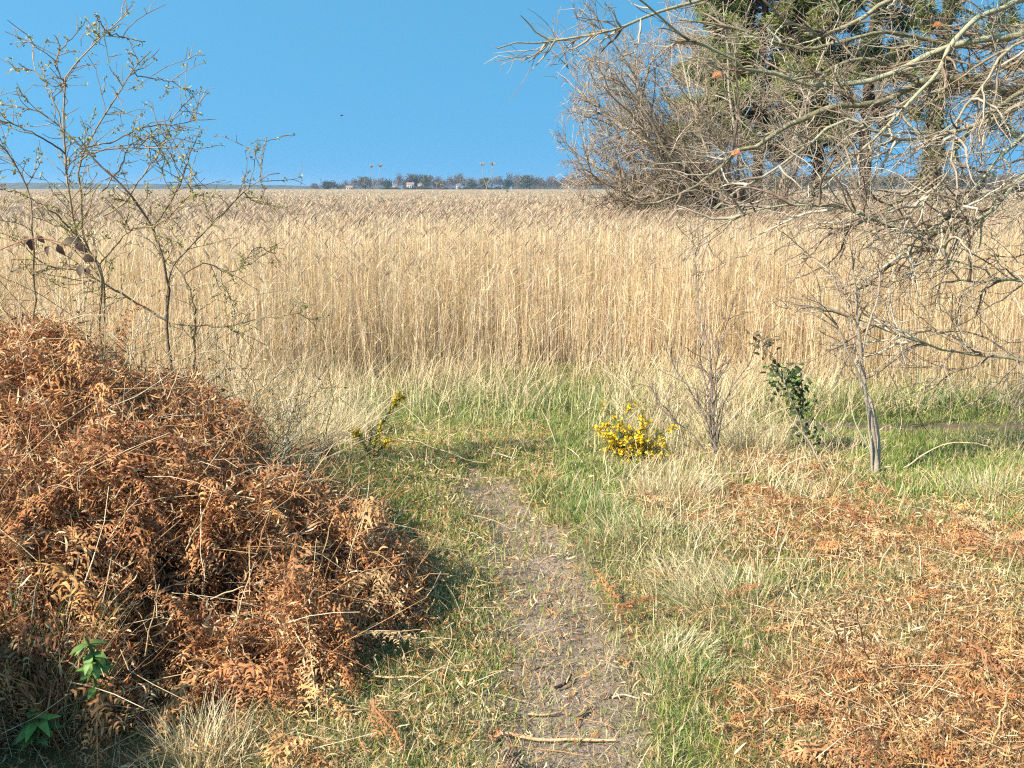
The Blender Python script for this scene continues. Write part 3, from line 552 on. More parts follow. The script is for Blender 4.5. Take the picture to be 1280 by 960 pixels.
tag(ac.build('undergrowth', M_TWIG), 'tangle of thin thorny stems behind the bracken crest', None, None, 'stuff')

# ------------------------------------------------------------------ gorse
def gorse(px, py, sprigs, wood, nfl, label, seedpts, spines, fs=.015):
    b = gp(px, py); b[2] = float(H(b[0], b[1])); g = thing('gorse_bush', b, label, 'gorse', 'gorse bushes beside the path')
    S0 = sprigs(b); ac = Acc(); n, K = S0.shape[:2]; tubes(ac, S0, taper(n, K, wood, wood * .4), pal([(.2, .17, .08), (.16, .15, .06)], n), 5); ac.build('stems', M_TWIG, g)['kind'] = 'stuff'
    sp = kids(S0, spines, .2, 1, (.5, 1.2), (.025, .075), 3, .1, (0, 0, .05), .2); ac = Acc(); tubes(ac, sp, taper(spines, 3, .0018, .0008), pal([(.12, .16, .05), (.16, .2, .07), (.09, .12, .04), (.22, .2, .1)], spines), 3); tag(ac.build('spines', M_GRASS, g), None, None, None, 'stuff')
    c = seedpts(S0, sp, nfl); m = len(c) * 5; q = np.repeat(c, 5, 0) + rng.normal(size=(m, 3)) * .005; ac = Acc()
    leaves(ac, q, rdir(m) + A(0, 0, .3), rdir(m), U(.8, 1.3, m) * fs, U(.7, 1.1, m) * fs, pal([(.8, .5, .01), (.85, .58, .02), (.75, .42, .01), (.88, .65, .06)], m, .1), prof=(.3, 1, 1, .3), fold=.4)
    tag(ac.build('flowers', M_FLOWER, g), 'bright yellow gorse flowers', None, None, 'stuff')
def big(b):
    n = 46; a = U(0, 2 * math.pi, n); return poly(b[None].repeat(n, 0) + rng.normal(size=(n, 3)) * A(.05, .05, 0), np.stack([np.cos(a) * U(.1, .85, n) - .05, np.sin(a) * .6, U(.5, 1.1, n)], -1), U(.14, .56, n) * (.75 + .25 * np.cos(a * 2.5 + .6)), 8, .2, (0, 0, -.02))
gorse(790, 572, big, .004, 320, 'dense round gorse bush covered in yellow flowers right of the grassy clearing', lambda S, sp, n: np.concatenate([S[rng.integers(0, len(S), n), rng.integers(4, 8, n)] + rng.normal(size=(n, 3)) * .014, sp[rng.integers(0, len(sp), n // 2), -1]]), 2400)
gd = gp(465, 578)[1]
small = lambda b: np.stack([resamp([P(465, 578, gd), P(468, 558, gd), P(473, 540, gd), P(484, 520, gd), P(500, 496, gd + .05)], 10), resamp([P(463, 578, gd), P(456, 556, gd - .05), P(445, 541, gd - .05)], 10), resamp([P(466, 578, gd), P(474, 562, gd + .05), P(484, 552, gd + .1)], 10), resamp([P(465, 575, gd), P(462, 555, gd + .1), P(466, 535, gd + .1)], 10)])
def sfl(S, sp, n):
    return np.concatenate([S[0][[9, 9, 9, 8, 8, 7, 5, 4, 3, 9, 8]], S[1][[9, 9, 9, 8, 9]], S[2][[9, 9, 8]]]).repeat(6, 0) + rng.normal(size=(114, 3)) * .015
gorse(465, 578, small, .0045, 50, 'small spindly gorse sprig with few yellow flowers beside the bracken mound', sfl, 420, .012)

# ------------------------------------------------------------------ sapling, holly, shrub and canes on the right
b = gp(1095, 592); b[2] = float(H(b[0], b[1])); D = b[1]
sap = thing('sapling_tree', b, 'slender twin stemmed bare sapling with rough grey bark right of the holly', 'tree')
SS = [([(1094, 596), (1095, 570), (1092, 540), (1084, 500), (1078, 455), (1074, 420), (1070, 380), (1066, 340), (1064, 290)], .018, D, D), ([(1097, 596), (1098, 560), (1093, 520), (1080, 490), (1070, 440), (1062, 400), (1058, 370), (1040, 340), (1005, 318)], .014, D, D + .3), ([(1091, 596), (1088, 540), (1078, 480), (1060, 440), (1040, 400), (1020, 385), (985, 380)], .008, D, D - .2), ([(1078, 440), (1088, 400), (1098, 370), (1102, 330), (1120, 300)], .008, D, D)]
sl = []
for pts, r, d0, d1 in SS:
    q = pline(pts, d0, d1, 20, .004, .03); sl.append(q); ac = Acc(); tubes(ac, q[None], taper(1, 20, r, .004) * (1 + .22 * U(-1, 1, (1, 20))), pal([(.29, .23, .17), (.35, .28, .21)], 1), 9); ac.build('stem', M_WOOD, sap)
c1 = kids(np.stack(sl), 34, .4, 1, (.3, .9), (.2, .7), 8, .14, (0, 0, .03)); c2 = kids(c1, 130, .2, 1, (.4, 1.1), (.1, .35), 5, .17, (0, 0, .02))
ac = Acc(); tubes(ac, c1, taper(34, 8, .0042, .0022), pal(TS, 34), 4); tubes(ac, c2, taper(130, 5, .0024, .0017), pal(TS, 130), 3); tag(ac.build('twigs', M_TWIG, sap), None, None, None, 'stuff')

b = gp(1022, 575); b[2] = float(H(b[0], b[1])); D = b[1] + .25
hol = thing('holly_bush', b, 'leaning young holly with glossy dark green leaves and a withered brown top', 'holly')
hs = [pline([(1024, 578), (1010, 552), (998, 520), (985, 490), (975, 465), (962, 440), (952, 425)], b[1], D, 16), pline([(1000, 525), (1004, 500), (1002, 480), (1000, 462)], D, D, 16), pline([(1016, 560), (1004, 548), (1010, 535), (1018, 520)], D, D, 16)]
for q in hs: ac = Acc(); tubes(ac, q[None], taper(1, 16, .007, .003), A(.1, .09, .06), 6); ac.build('stem', M_TWIG, hol)
def holleaf(cts, n, spr, cols, name, lab):
    ac = Acc()
    for (px, py, k) in cts:
        m = int(n * k); q = P(px + rng.normal(size=m) * spr, py + rng.normal(size=m) * spr * .8, D + rng.normal(size=m) * .07)
        leaves(ac, q, rdir(m) * A(1, .6, .7) + A(-.3, -.1, .15), rdir(m) * .6 + A(-.3, -.4, .7), U(.035, .058, m), U(.02, .03, m), pal(cols, m, .25), prof=(.2, .9, .65, 1, .6, .85, .35, .02), fold=.35, curl=.2, jag=.1)
    tag(ac.build(name, M_LEAF, hol), lab, None, None, 'stuff')
holleaf([(978, 462, 1), (990, 478, 1.3), (998, 492, 1.2), (983, 486, .8), (1002, 512, .9), (1000, 470, .6), (1010, 540, .8), (1015, 550, .6), (972, 470, .5)], 32, 9, [(.04, .065, .02), (.055, .09, .025), (.03, .045, .018), (.13, .18, .05)], 'leaves', 'glossy dark green holly leaves')
holleaf([(950, 420, 1), (960, 430, 1.2), (945, 430, .7), (957, 440, .8), (966, 414, .5)], 11, 6, [(.14, .11, .05), (.1, .075, .04), (.18, .13, .07)], 'withered_leaves', 'withered olive brown leaves')

b = gp(893, 572); b[2] = float(H(b[0], b[1])); D = b[1]
shr = thing('bare_shrub', b, 'leafless grey shrub of thin upright twigs between the gorse and the holly', 'shrub')
ss = []
for pts, r in [([(895, 575), (893, 540), (890, 490), (888, 450), (884, 425), (880, 400)], .011), ([(893, 575), (886, 500), (876, 450), (874, 400), (872, 360), (868, 320), (865, 300)], .005), ([(896, 575), (880, 520), (865, 490), (845, 460), (830, 420)], .0045), ([(898, 570), (896, 500), (898, 440), (910, 400), (918, 370)], .004), ([(885, 570), (862, 540), (835, 520), (810, 480)], .004), ([(890, 575), (900, 540), (905, 505), (925, 470), (940, 450)], .004), ([(880, 572), (860, 560), (845, 540), (835, 500)], .004)]:
    q = pline(pts, D, D + U(-.15, .3), 16, .004, .03); ss.append(q); ac = Acc(); tubes(ac, q[None], taper(1, 16, r * 1.15, .0026), pal([(.13, .105, .095), (.19, .15, .13), (.16, .115, .09)], 1), 6); ac.build('stem', M_TWIG, shr)
c1 = kids(np.stack(ss), 110, .15, 1, (.35, .9), (.12, .4), 6, .15, (0, 0, .04)); c2 = kids(c1, 220, .2, 1, (.4, 1.), (.05, .18), 4, .15, (0, 0, .03)); ac = Acc()
tubes(ac, c1, taper(110, 6, .0032, .0022), pal([(.16, .11, .085), (.22, .16, .11)], 110), 3); tubes(ac, c2, taper(220, 4, .002, .0015), pal(TS, 220), 3); tag(ac.build('twigs', M_TWIG, shr), None, None, None, 'stuff')

for pts, lab in [([(966, 618), (963, 605), (975, 590), (995, 575), (1012, 570), (1022, 575)], 'pale hooked bramble cane curving low left of the sapling'), ([(1060, 560), (1075, 565), (1082, 580), (1078, 598), (1060, 602), (1046, 590), (1034, 560), (1024, 540)], 'pale looping bramble cane hooked against the sapling foot'), ([(1100, 580), (1080, 550), (1068, 525), (1062, 490), (1064, 470)], 'straight pale cane leaning behind the sapling stem'), ([(975, 555), (990, 545), (1005, 536), (1022, 532)], 'whitish broken cane crossing in front of the holly'), ([(1030, 590), (1010, 550), (990, 525), (968, 485)], 'long whitish cane leaning left along the holly stem'), ([(1130, 585), (1180, 556), (1210, 553), (1240, 560)], 'straw coloured cane arching over the green strip right of the sapling')]:
    g0 = gp(*pts[0]); q = pline(pts, g0[1], g0[1] + .05, 18, .002, .02); ac = Acc(); tubes(ac, q[None], taper(1, 18, .0048, .003), pal([(.6, .48, .27), (.62, .52, .36)], 1), 6)
    tag(ac.build('bramble_cane', M_DRY, None, q[0]), lab, 'cane', 'pale bramble canes around the holly and sapling')

def md(px, py):
    """distance of the mound surface under a photo position"""
    d = np.linspace(2., 9, 400); p = P(px, py, d); k = np.argmax(p[:, 2] < msurf(p[:, 0], p[:, 1]) + .03); return d[k]
# ------------------------------------------------------------------ tussocks
def gz(x, y): return np.where(mound_h(x, y) > .08, np.maximum(H(x, y), msurf(x, y) - .1), H(x, y))
def tussock(px, py, n, hh, rad, cols, lab, bias=(0, 0, 0), w=.003):
    b = P(px, py, md(px, py)); b[2] = float(gz(b[0], b[1])); a = U(0, 2 * math.pi, n); rr = rad * np.sqrt(rng.random(n)); x = b[0] + np.cos(a) * rr; y = b[1] + np.sin(a) * rr; r_ = rr / rad
    d = np.stack([np.cos(a) * r_ * .35, np.sin(a) * r_ * .35, np.ones(n)], -1) + rng.normal(size=(n, 3)) * A(.28, .28, .1) + np.asarray(bias)
    pts = poly(np.stack([x, y, gz(x, y) - .005], -1), d, hh * U(.3, 1.1, n) * (1.1 - .4 * r_), 5, .11, np.stack([np.cos(a) * .06, np.sin(a) * .06, -.1 + 0 * a], -1) + np.asarray(bias) * .25)
    ac = Acc(); a2 = U(0, 2 * math.pi, n); c = pal(cols, n, .2); c = np.repeat(c[:, None], 5, 1)
    ribbons(ac, pts, w * (b[1] / 3.5) ** .5 * U(.7, 1.3, (n, 1)) * A(1, .9, .75, .5, .1)[None], np.stack([np.cos(a2), np.sin(a2), 0 * a], -1), c)
    tag(ac.build('grass_tussock', M_GRASS, None, b), lab, 'grass tussock', 'grass tussocks along the path')
SG = [(.62, .5, .28), (.68, .57, .35), (.5, .4, .2)]; MG = [(.16, .24, .05), (.22, .28, .08), (.55, .45, .24), (.12, .2, .04)]
tussock(862, 838, 800, .12, .15, MG + SG[:1], 'green tussock with bleached tips at the right path edge in the foreground', (.05, 0, 0))
tussock(850, 805, 420, .13, .12, SG + MG[:1], 'pale straw tussock directly behind the green foreground tussock', (.2, 0, 0))
tussock(905, 745, 900, .19, .22, SG + SG + MG[:2], 'large fan shaped straw tussock leaning left between path and bracken litter', (-.3, 0, 0))
tussock(860, 720, 600, .17, .2, SG + SG + MG[:1], 'blond tussock behind the fan shaped straw tussock', (-.25, 0, 0))
tussock(800, 668, 700, .2, .22, SG + MG, 'mixed green and straw tussock right of the path below the gorse', (-.1, 0, 0))
tussock(745, 640, 600, .16, .24, MG, 'green tussock where the path narrows left of the gorse', (0, 0, 0))
tussock(845, 610, 600, .3, .22, SG, 'tall blond tussock at the foot of the flowering gorse', (.1, 0, 0))
tussock(700, 612, 500, .14, .2, MG, 'low green tussock at the bend of the path', (0, 0, 0))
tussock(430, 540, 600, .5, .25, SG, 'tall blond tussock left behind the small gorse sprig', (.1, 0, 0))
tussock(390, 555, 500, .45, .25, SG, 'straw tussock rising behind the end of the bracken mound', (.15, 0, 0))
tussock(397, 572, 260, .16, .1, [(.07, .045, .03), (.1, .06, .04), (.05, .035, .025)], 'dark clump put in for the shaded hole at the end of the bracken mound', (0, 0, 0), .004)  # near-black blades paint in the shade of a hole
tussock(940, 560, 600, .4, .25, SG, 'tall straw tussock in front of the withered holly top', (-.1, 0, 0))
tussock(1245, 612, 500, .22, .25, SG + MG[:1], 'pale tussock on the green strip near the right edge', (.1, 0, 0))
for px, py, n_, hh, lab, cc in [(30, 850, 260, .42, 'thin upright tussock of pale and green blades at the left edge', SG + MG), (75, 845, 200, .38, 'sparse straw tussock left of the broad leaved plant', SG + [(.5, .42, .14)]), (262, 935, 380, .22, 'low straw tussock in front of the dark hollow', SG), (235, 965, 120, .2, 'few pale blades at the bottom edge before the hollow', SG)]:
    tussock(px, py, n_, hh, .13, cc, lab, (.02, 0, 0), .0032)

# broad leaved plants
def rosette(px, py, n, L, lab, h):
    b = P(px, py, md(px, py) - .09); t = thing('foxglove_plant', b, lab, 'plant', 'broad leaved plants in the hollow')
    ac = Acc(); sm = resamp([b, b + A(.01, 0, h * .6), b + A(0, -.02, h)], 8); tubes(ac, sm[None], taper(1, 8, .006, .004), A(.12, .16, .05), 6); ac.build('stem', M_LEAF, t)
    for i in range(n):
        k = U(.25, 1); p = sm[int(k * 7)][None]; a = i * 2.4 + U(-.3, .3); el = U(-.4, .6); ac = Acc()
        s = L * U(.6, 1.1); leaves(ac, p, A((math.cos(a), math.sin(a), el)), A((-math.cos(a) * el + U(-.3, .3), -math.sin(a) * el - .2, 1)), A(s), A(s * .52), pal([(.11, .21, .04), (.2, .31, .07), (.07, .13, .03), (.15, .22, .06)], 1), fold=U(.1, .5), curl=U(.1, .9), prof=(.12, .6, .95, 1, .8, .45, .03), jag=.16); ac.build('leaf', M_LEAF, t)
rosette(118, 872, 34, .05, 'bright green leafy plant standing tall against the dark bracken', .2)
rosette(46, 930, 22, .065, 'grey green leafy plant low in the bottom left corner', .12)

# ------------------------------------------------------------------ bracken stalks
def stalk(pts, d, r, cols, lab, grp, name='bracken_stalk', mat=M_DRY):
    q = pline(pts, d, d + U(-.1, .1), 10, .003, .03); ac = Acc(); tubes(ac, q[None], taper(1, 10, r, r * .6), pal(cols, 1), 6); return tag(ac.build(name, mat, None, q[0]), lab, 'stalk', grp)
ST = [(.58, .38, .18), (.56, .32, .13), (.48, .25, .1), (.64, .48, .28)]
for p in [((118, 525), (175, 583)), ((60, 575), (110, 540)), ((232, 688), (268, 608)), ((322, 690), (340, 628)), ((362, 625), (378, 568)), ((268, 606), (312, 632)), ((218, 588), (258, 630)), ((262, 748), (350, 718)), ((208, 500), (230, 440)), ((350, 560), (345, 500)), ((395, 730), (420, 640)), ((290, 800), (300, 740)), ((480, 740), (478, 690)), ((180, 820), (200, 730)), ((190, 560), (240, 596)), ((330, 860), (300, 800)), ((440, 760), (430, 700)), ((150, 690), (165, 610)), ((70, 640), (30, 600)), ((240, 530), (210, 480)), ((390, 660), (345, 690)), ((310, 575), (290, 520))]:
    d = md(*p[0]); stalk([p[0], ((p[0][0] + p[1][0]) / 2 + U(-3, 3), (p[0][1] + p[1][1]) / 2 + U(-3, 3)), p[1]], d + .01, .0026, ST, 'thin pale broken stalk sticking out of the red-brown bracken mound', 'broken stalks in the bracken mound')
for p in [((985, 735), (990, 690), (1005, 660)), ((1018, 740), (1036, 776)), ((1000, 790), (1060, 860)), ((1128, 813), (1118, 850)), ((1128, 813), (1160, 860)), ((1055, 810), (1057, 752)), ((1053, 808), (1036, 765)), ((1085, 830), (1070, 760)), ((1240, 930), (1262, 860)), ((1128, 955), (1126, 900)), ((1100, 905), (1098, 870)), ((1210, 740), (1235, 775)), ((1085, 795), (1105, 825)), ((985, 870), (990, 800), (982, 760)), ((1030, 660), (1060, 640)), ((1190, 955), (1188, 890)), ((1225, 900), (1275, 955)), ((940, 700), (925, 640))]:
    g = gp(*p[0]); dk = p[0] in ((1055, 810), (1053, 808), (1085, 830))
    stalk(list(p), g[1] - .05, .003, [(.16, .08, .05)] if dk else ST, 'short dark bracken stump standing in the pale litter' if dk else 'thin straw coloured stalk standing in the flattened bracken litter', 'dark stumps in the litter' if dk else 'stalks in the flattened litter')
for px, py, a, lab in [(1165, 850, 1.9, 'whole flattened bracken fern frond lying in the lower right litter'), (1262, 820, 1.0, 'curled orange bracken frond near the right edge'), (28, 640, 1.5, 'pale upright bracken frond at the left edge of the mound')]:
    g = gp(px, py) if px > 500 else P(px, py, md(px, py) - .03)
    if px > 500: g[2] = float(H(g[0], g[1])) + .05
    ac = Acc(); fronds(ac, g[None], A((math.cos(a), math.sin(a), .25)), A(.32), [(.56, .34, .14)], .03, 16, 6, .12); tag(ac.build('bracken_frond', M_BRACK, None, g), lab, 'fern frond')

# ------------------------------------------------------------------ things lying on the path and grass
def lying(pts, r, col, lab, cat, name, mat=M_WOOD, lift=.008):
    w = np.array([gp(*p) for p in pts]); q = resamp(w, 14); q[:, 2] = H(q[:, 0], q[:, 1]) + lift + r; q[:, 2] = np.maximum(q[:, 2], np.convolve(np.pad(q[:, 2], 1, 'edge'), np.ones(3) / 3, 'valid')); ac = Acc()
    tubes(ac, q[None], taper(1, 14, r, r * .7) * (1 + .1 * U(-1, 1, (1, 14))), pal([col], 1, .05), 7); tag(ac.build(name, mat, None, q[0]), lab, cat)
lying([(618, 922), (628, 915), (660, 916), (700, 917), (735, 918), (770, 920)], .006, (.62, .37, .18), 'long orange brown stick lying across the path at the bottom', 'stick', 'stick')
lying([(694, 853), (703, 850), (710, 844), (714, 836)], .006, (.035, .022, .018), 'small black crooked twig in the middle of the path', 'twig', 'twig', M_WOOD, .014)
lying([(668, 829), (675, 826), (686, 825)], .004, (.06, .035, .025), 'short dark twig behind the black crooked twig', 'twig', 'twig')
lying([(660, 885), (675, 886), (690, 885), (702, 882)], .004, (.5, .3, .16), 'thin reddish stick lying along the middle of the path', 'stick', 'stick')
lying([(694, 912), (710, 913), (728, 914)], .004, (.16, .1, .06), 'short brown stick just behind the long orange stick', 'stick', 'stick')
lying([(722, 888), (732, 882), (741, 875)], .005, (.11, .07, .045), 'dark slanting bark splinter on the path', 'twig', 'twig')
lying([(468, 853), (500, 855), (538, 856)], .0035, (.62, .46, .24), 'straight straw stalk lying on the turf left of the path', 'stalk', 'stalk', M_DRY, .03)
lying([(498, 556), (530, 565), (560, 574), (575, 578), (608, 583)], .0045, (.56, .42, .24), 'long pale reed stalk fallen across the green clearing', 'stalk', 'stalk', M_DRY, .05)
lying([(532, 584), (545, 590), (556, 595)], .004, (.54, .4, .22), 'short pale stalk lying below the long fallen reed', 'stalk', 'stalk', M_DRY, .04)
lying([(462, 600), (476, 586), (488, 567)], .004, (.58, .44, .26), 'pale stalk leaning at the foot of the small gorse', 'stalk', 'stalk', M_DRY, .05)
lying([(606, 574), (625, 573), (640, 575)], .006, (.55, .46, .34), 'bleached stick at the far end of the path', 'stick', 'stick', M_WOOD, .02)
lying([(765, 866), (785, 864), (800, 868)], .004, (.66, .54, .38), 'pale straw beside the pine cone on the path', 'stalk', 'stalk', M_DRY)
lying([(870, 602), (900, 603), (935, 602)], .005, (.66, .5, .28), 'pale stalk lying in front of the bare shrub', 'stalk', 'stalk', M_DRY, .06)
def cone(px, py, s, lab):
    b = gp(px, py); b[2] = float(H(b[0], b[1])) + s * .5; t = np.linspace(0, 1, 10); ac = Acc(); ax = A(1, .3, .1)
    core = b + ax * ((t - .5) * s * 1.5)[:, None]; tubes(ac, core[None], (s * .42 * np.sin(math.pi * np.clip(t * .92 + .04, 0, 1)) ** .6)[None] + .001, A(.07, .045, .03), 10)
    n = 70; i = np.arange(n); a = i * 2.399; u = i / n; rr = s * .4 * np.sin(math.pi * np.clip(u * .9 + .05, 0, 1)) ** .6; e1 = nrm(np.cross(ax, A(0, 0, 1))); e2 = nrm(np.cross(e1, ax))
    rad = e1 * np.cos(a)[:, None] + e2 * np.sin(a)[:, None]; leaves(ac, b + ax * ((u - .5) * s * 1.4)[:, None] + rad * rr[:, None], rad + ax * .6, ax[None].repeat(n, 0) * -1 + rad * .1, np.full(n, s * .26), np.full(n, s * .26), pal([(.14, .09, .06), (.2, .13, .085), (.09, .06, .04)], n), prof=(.5, 1, .9, .4), fold=.1)
    tag(ac.build('pine_cone', M_WOOD, None, b), lab, 'pine cone', 'pine cones on the path')
cone(640, 958, .034, 'opened pine cone at the bottom edge of the path'); cone(757, 864, .022, 'small dark pine cone right of the black twig'); cone(706, 951, .024, 'round dark pine cone right of the opened cone'); cone(632, 938, .03, 'dark pine cone by the left end of the orange stick')
cone(800, 893, .02, 'reddish pine cone near the right edge of the path')

# ------------------------------------------------------------------ hogweed stalks standing above the reeds
def hogweed(px, top, foot, dist, lab, heads):
    b = P(px, foot, dist); g = b.copy(); g[2] = float(H(b[0], b[1])); t = thing('hogweed_stalk', g, lab, 'dead flower stalk', 'dead hogweed stalks above the reeds')
    fk = P(px, top + 28, dist); ac = Acc(); tubes(ac, resamp([g, (g + fk) / 2 + A(.03, 0, 0), fk], 10)[None], taper(1, 10, .008, .005), A(.36, .27, .18), 6); ac.build('stem', M_TWIG, t)
    for dx, dy in heads:
        e = P(px + dx, top + dy, dist); ac = Acc(); tubes(ac, resamp([fk, (fk + e) / 2 + A(.02 * np.sign(dx), 0, 0), e], 6)[None], taper(1, 6, .004, .003), A(.33, .25, .17), 5)
        n = 14; a = U(0, 2 * math.pi, n); ry = poly(e[None].repeat(n, 0), np.stack([np.cos(a), np.sin(a), U(.5, 1, n)], -1), U(.03, .065, n), 4, .1, (0, 0, .1)); tubes(ac, ry, taper(n, 4, .0035, .003), pal([(.3, .23, .16)], n), 3)
        q = np.repeat(ry[:, -1], 7, 0) + rng.normal(size=(98, 3)) * .006; leaves(ac, q, rdir(98) + A(0, 0, .4), rdir(98), U(.005, .01, 98), U(.004, .008, 98), pal([(.32, .24, .17), (.4, .32, .24)], 98), prof=(.4, 1, .6, .1)); ac.build('umbel', M_TWIG, t)
hogweed(468, 208, 340, 16, 'tall dead hogweed stalk with two umbels in front of the far village', [(-4, 2), (7, 1)])
hogweed(608, 205, 345, 15.5, 'tall forked hogweed stalk above the reeds right of the village', [(-5, 2), (8, 2)])
hogweed(549, 228, 320, 18, 'short hogweed stalk between the two tall ones', [(-3, 3), (4, 6)])
hogweed(637, 238, 320, 18, 'low hogweed stalk with one ragged umbel near the leafless tree', [(-3, 2)])

# ------------------------------------------------------------------ the far shore
def hillstrip(x0, x1, dist, ys, seed):
    px = np.linspace(x0, x1, 160); top = np.interp(px, [q[0] for q in ys], [q[1] for q in ys]) - .9 * np.abs(vn(px * .12, px * 0, seed)) - .6 * np.abs(vn(px * .5, px * 0, seed + 3))
    a = P(px, top, dist); v = []
    for k, (dy, f) in enumerate([(-120, 0), (-60, .7), (0, 1), (250, .9), (500, 0)]):
        w = a.copy(); w[:, 1] += dy; w[:, 2] = -2 + (a[:, 2] + 2) * f; v.append(w)
    V_ = np.stack(v); I = np.arange(5 * 160).reshape(5, 160); ac = Acc(); ac.add(V_, np.stack([I[:-1, :-1], I[:-1, 1:], I[1:, 1:], I[1:, :-1]], -1), pal([(.06, .075, .04), (.09, .085, .05), (.05, .055, .035)], 800, .2)); return ac
tag(hillstrip(-150, 480, 2700, [(-150, 229), (60, 229), (130, 231), (250, 230.5), (350, 232.5), (480, 235)], 3).build('hills', M_FAR), 'low blue wooded hills along the left horizon', None, None, 'structure')
tag(hillstrip(640, 1450, 1600, [(640, 228), (760, 224), (900, 227), (1000, 222), (1150, 221), (1250, 219), (1450, 217)], 13).build('hills', M_FAR), 'low wooded rise behind the trees on the right horizon', None, None, 'structure')
def crown_mesh(seed, cols, bare):
    r = np.random.default_rng(seed); n = 900; nb = 9; bc = np.stack([r.normal(size=nb) * .28, r.normal(size=nb) * .28, r.uniform(.35, .85, nb)], -1); i = r.integers(0, nb, n)
    q = bc[i] + r.normal(size=(n, 3)) * A(.15, .15, .12); q[:, 2] = np.clip(q[:, 2], .12, 1.02); ac = Acc(); d = r.normal(size=(n, 3)); s = .09 if not bare else .06
    leaves(ac, q, d, r.normal(size=(n, 3)), r.uniform(.6, 1.4, n) * s, r.uniform(.6, 1.2, n) * s, np.clip(A(*cols)[r.integers(0, len(cols), n)] * r.uniform(.7, 1.3, (n, 1)), 0, 1), prof=(.4, 1, .8, .2)); return ac
CR = []
for i, (nm, cols, bare) in enumerate([('dark', [(.045, .06, .03), (.06, .075, .04)], 0), ('brown', [(.14, .11, .085), (.1, .085, .065)], 1), ('grey', [(.12, .11, .09), (.16, .14, .12)], 1), ('olive', [(.08, .09, .045), (.1, .11, .06)], 0)]):
    t = thing('far_tree', (0, 0, 0), 'x', 'tree'); c = crown_mesh(40 + i, cols, bare).build('crown', M_FAR, t); ac = Acc(); tubes(ac, A((0, 0, -.05), (.01, 0, .3), (0, 0, .3))[None], taper(1, 3, .03, .015), A(.1, .08, .06), 6); k = ac.build('trunk', M_PBARK, t); CR.append((t, c, k, nm))
used = set()
def far_tree(px, top, dist, w, kind, label, group):
    t0, c0, k0, nm = CR[kind]
    if kind in used: t = t0.copy(); COL.objects.link(t); c = c0.copy(); k = k0.copy(); [COL.objects.link(o) or setattr(o, 'parent', t) for o in (c, k)]
    else: t = t0; used.add(kind)
    p = P(px, top, dist); h = p[2] + 1.5; t.location = (p[0], p[1], -1.5); t.scale = (w, w, h); t.rotation_euler.z = U(0, 6); tag(t, label, 'tree', group)
NM = ['dark evergreen', 'brown leafless', 'grey leafless', 'olive green']
VT = [(412, 226, 0), (395, 231, 1), (425, 231, 2), (437, 227, 1), (446, 225, 1), (456, 224, 3), (464, 226, 1), (474, 225, 2), (485, 224, 0), (497, 225, 2), (505, 219, 1), (512, 223, 0), (518, 221, 3), (526, 218, 0), (533, 222, 3), (541, 222, 1), (549, 224, 0), (557, 226, 2), (565, 222, 1), (574, 220, 2), (581, 224, 2), (590, 226, 0), (598, 225, 1), (606, 225, 3), (615, 224, 2), (624, 223, 2), (634, 223, 0), (644, 219, 2), (650, 222, 1), (658, 222, 3), (668, 222, 2), (678, 224, 1), (688, 223, 2), (698, 224, 1), (710, 222, 2)]
for i, (px, top, kd) in enumerate(VT):
    far_tree(px, top - 2, 1250 + U(-60, 60), U(11, 16), kd, 'small %s tree on the far shore in the row around the white houses' % NM[kd], 'trees around the far village')
for i in range(26):
    px = 480 + i * 6 + U(-3, 3); kd = int(rng.choice([0, 1, 3])); far_tree(px, 234 + U(-.7, .7), 1050, U(5, 8), kd, 'low %s bush at the foot of the far village, before the white houses' % NM[kd], 'low bushes before the far village')
for i in range(34):
    kd = int(rng.choice([1, 2, 2, 0, 3])); px = 730 + i * 18 + U(-5, 5)
    far_tree(px, 224 - .012 * (px - 700) + U(-3, 3), 900 + U(-60, 60), U(14, 20), kd, 'hazy %s tree in the far wood behind the pines' % NM[kd], 'trees of the far wood on the right')
for t, c, k, nm in CR: pass
def house(px, py, dist, w, h, wall, roof, lab):
    b = P(px, py, dist); b[2] = -1.; t = thing('house', b, lab, 'house', 'white houses on the far shore'); D_ = w * .7
    ac = Acc(); x0, x1, y0, y1 = -w / 2, w / 2, -D_ / 2, D_ / 2
    v = A((x0, y0, 0), (x1, y0, 0), (x1, y1, 0), (x0, y1, 0), (x0, y0, h), (x1, y0, h), (x1, y1, h), (x0, y1, h)) + b; ac.add(v, [(0, 1, 5, 4), (1, 2, 6, 5), (2, 3, 7, 6), (3, 0, 4, 7)], wall)
    g = h + D_ * .38; ac.add(A((x0, y0, h), (x0, y1, h), (x0, 0, g), (x0, 0, g), (x1, y0, h), (x1, y1, h), (x1, 0, g), (x1, 0, g)) + b, [(0, 1, 2, 3), (5, 4, 6, 7)], wall); ac.build('wall', M_FAR, t, smooth=False)
    ac = Acc(); e = .4; ac.add(A((x0 - e, y0 - e, h - .2), (x1 + e, y0 - e, h - .2), (x1 + e, 0, g + .2), (x0 - e, 0, g + .2), (x0 - e, y1 + e, h - .2), (x1 + e, y1 + e, h - .2)) + b, [(0, 1, 2, 3), (3, 2, 5, 4)], roof); r_ = ac.build('roof', M_FAR, t, smooth=False)
    ac = Acc(); tubes(ac, A((w * .3, 0, g - .5), (w * .3, 0, g + 1.3))[None] + b, taper(1, 2, .6, .6), A(.3, .15, .1), 4); ac.build('chimney', M_FAR, r_ if False else t, smooth=False)
    for fx in (-.3, 0, .3):
        ac = Acc(); ac.add(A((fx * w - .6, y0 - .05, h * .55), (fx * w + .6, y0 - .05, h * .55), (fx * w + .6, y0 - .05, h * .82), (fx * w - .6, y0 - .05, h * .82)) + b, [(0, 1, 2, 3)], (.03, .035, .04)); ac.build('window', M_FAR, t, smooth=False)
WH = (.46, .45, .43)
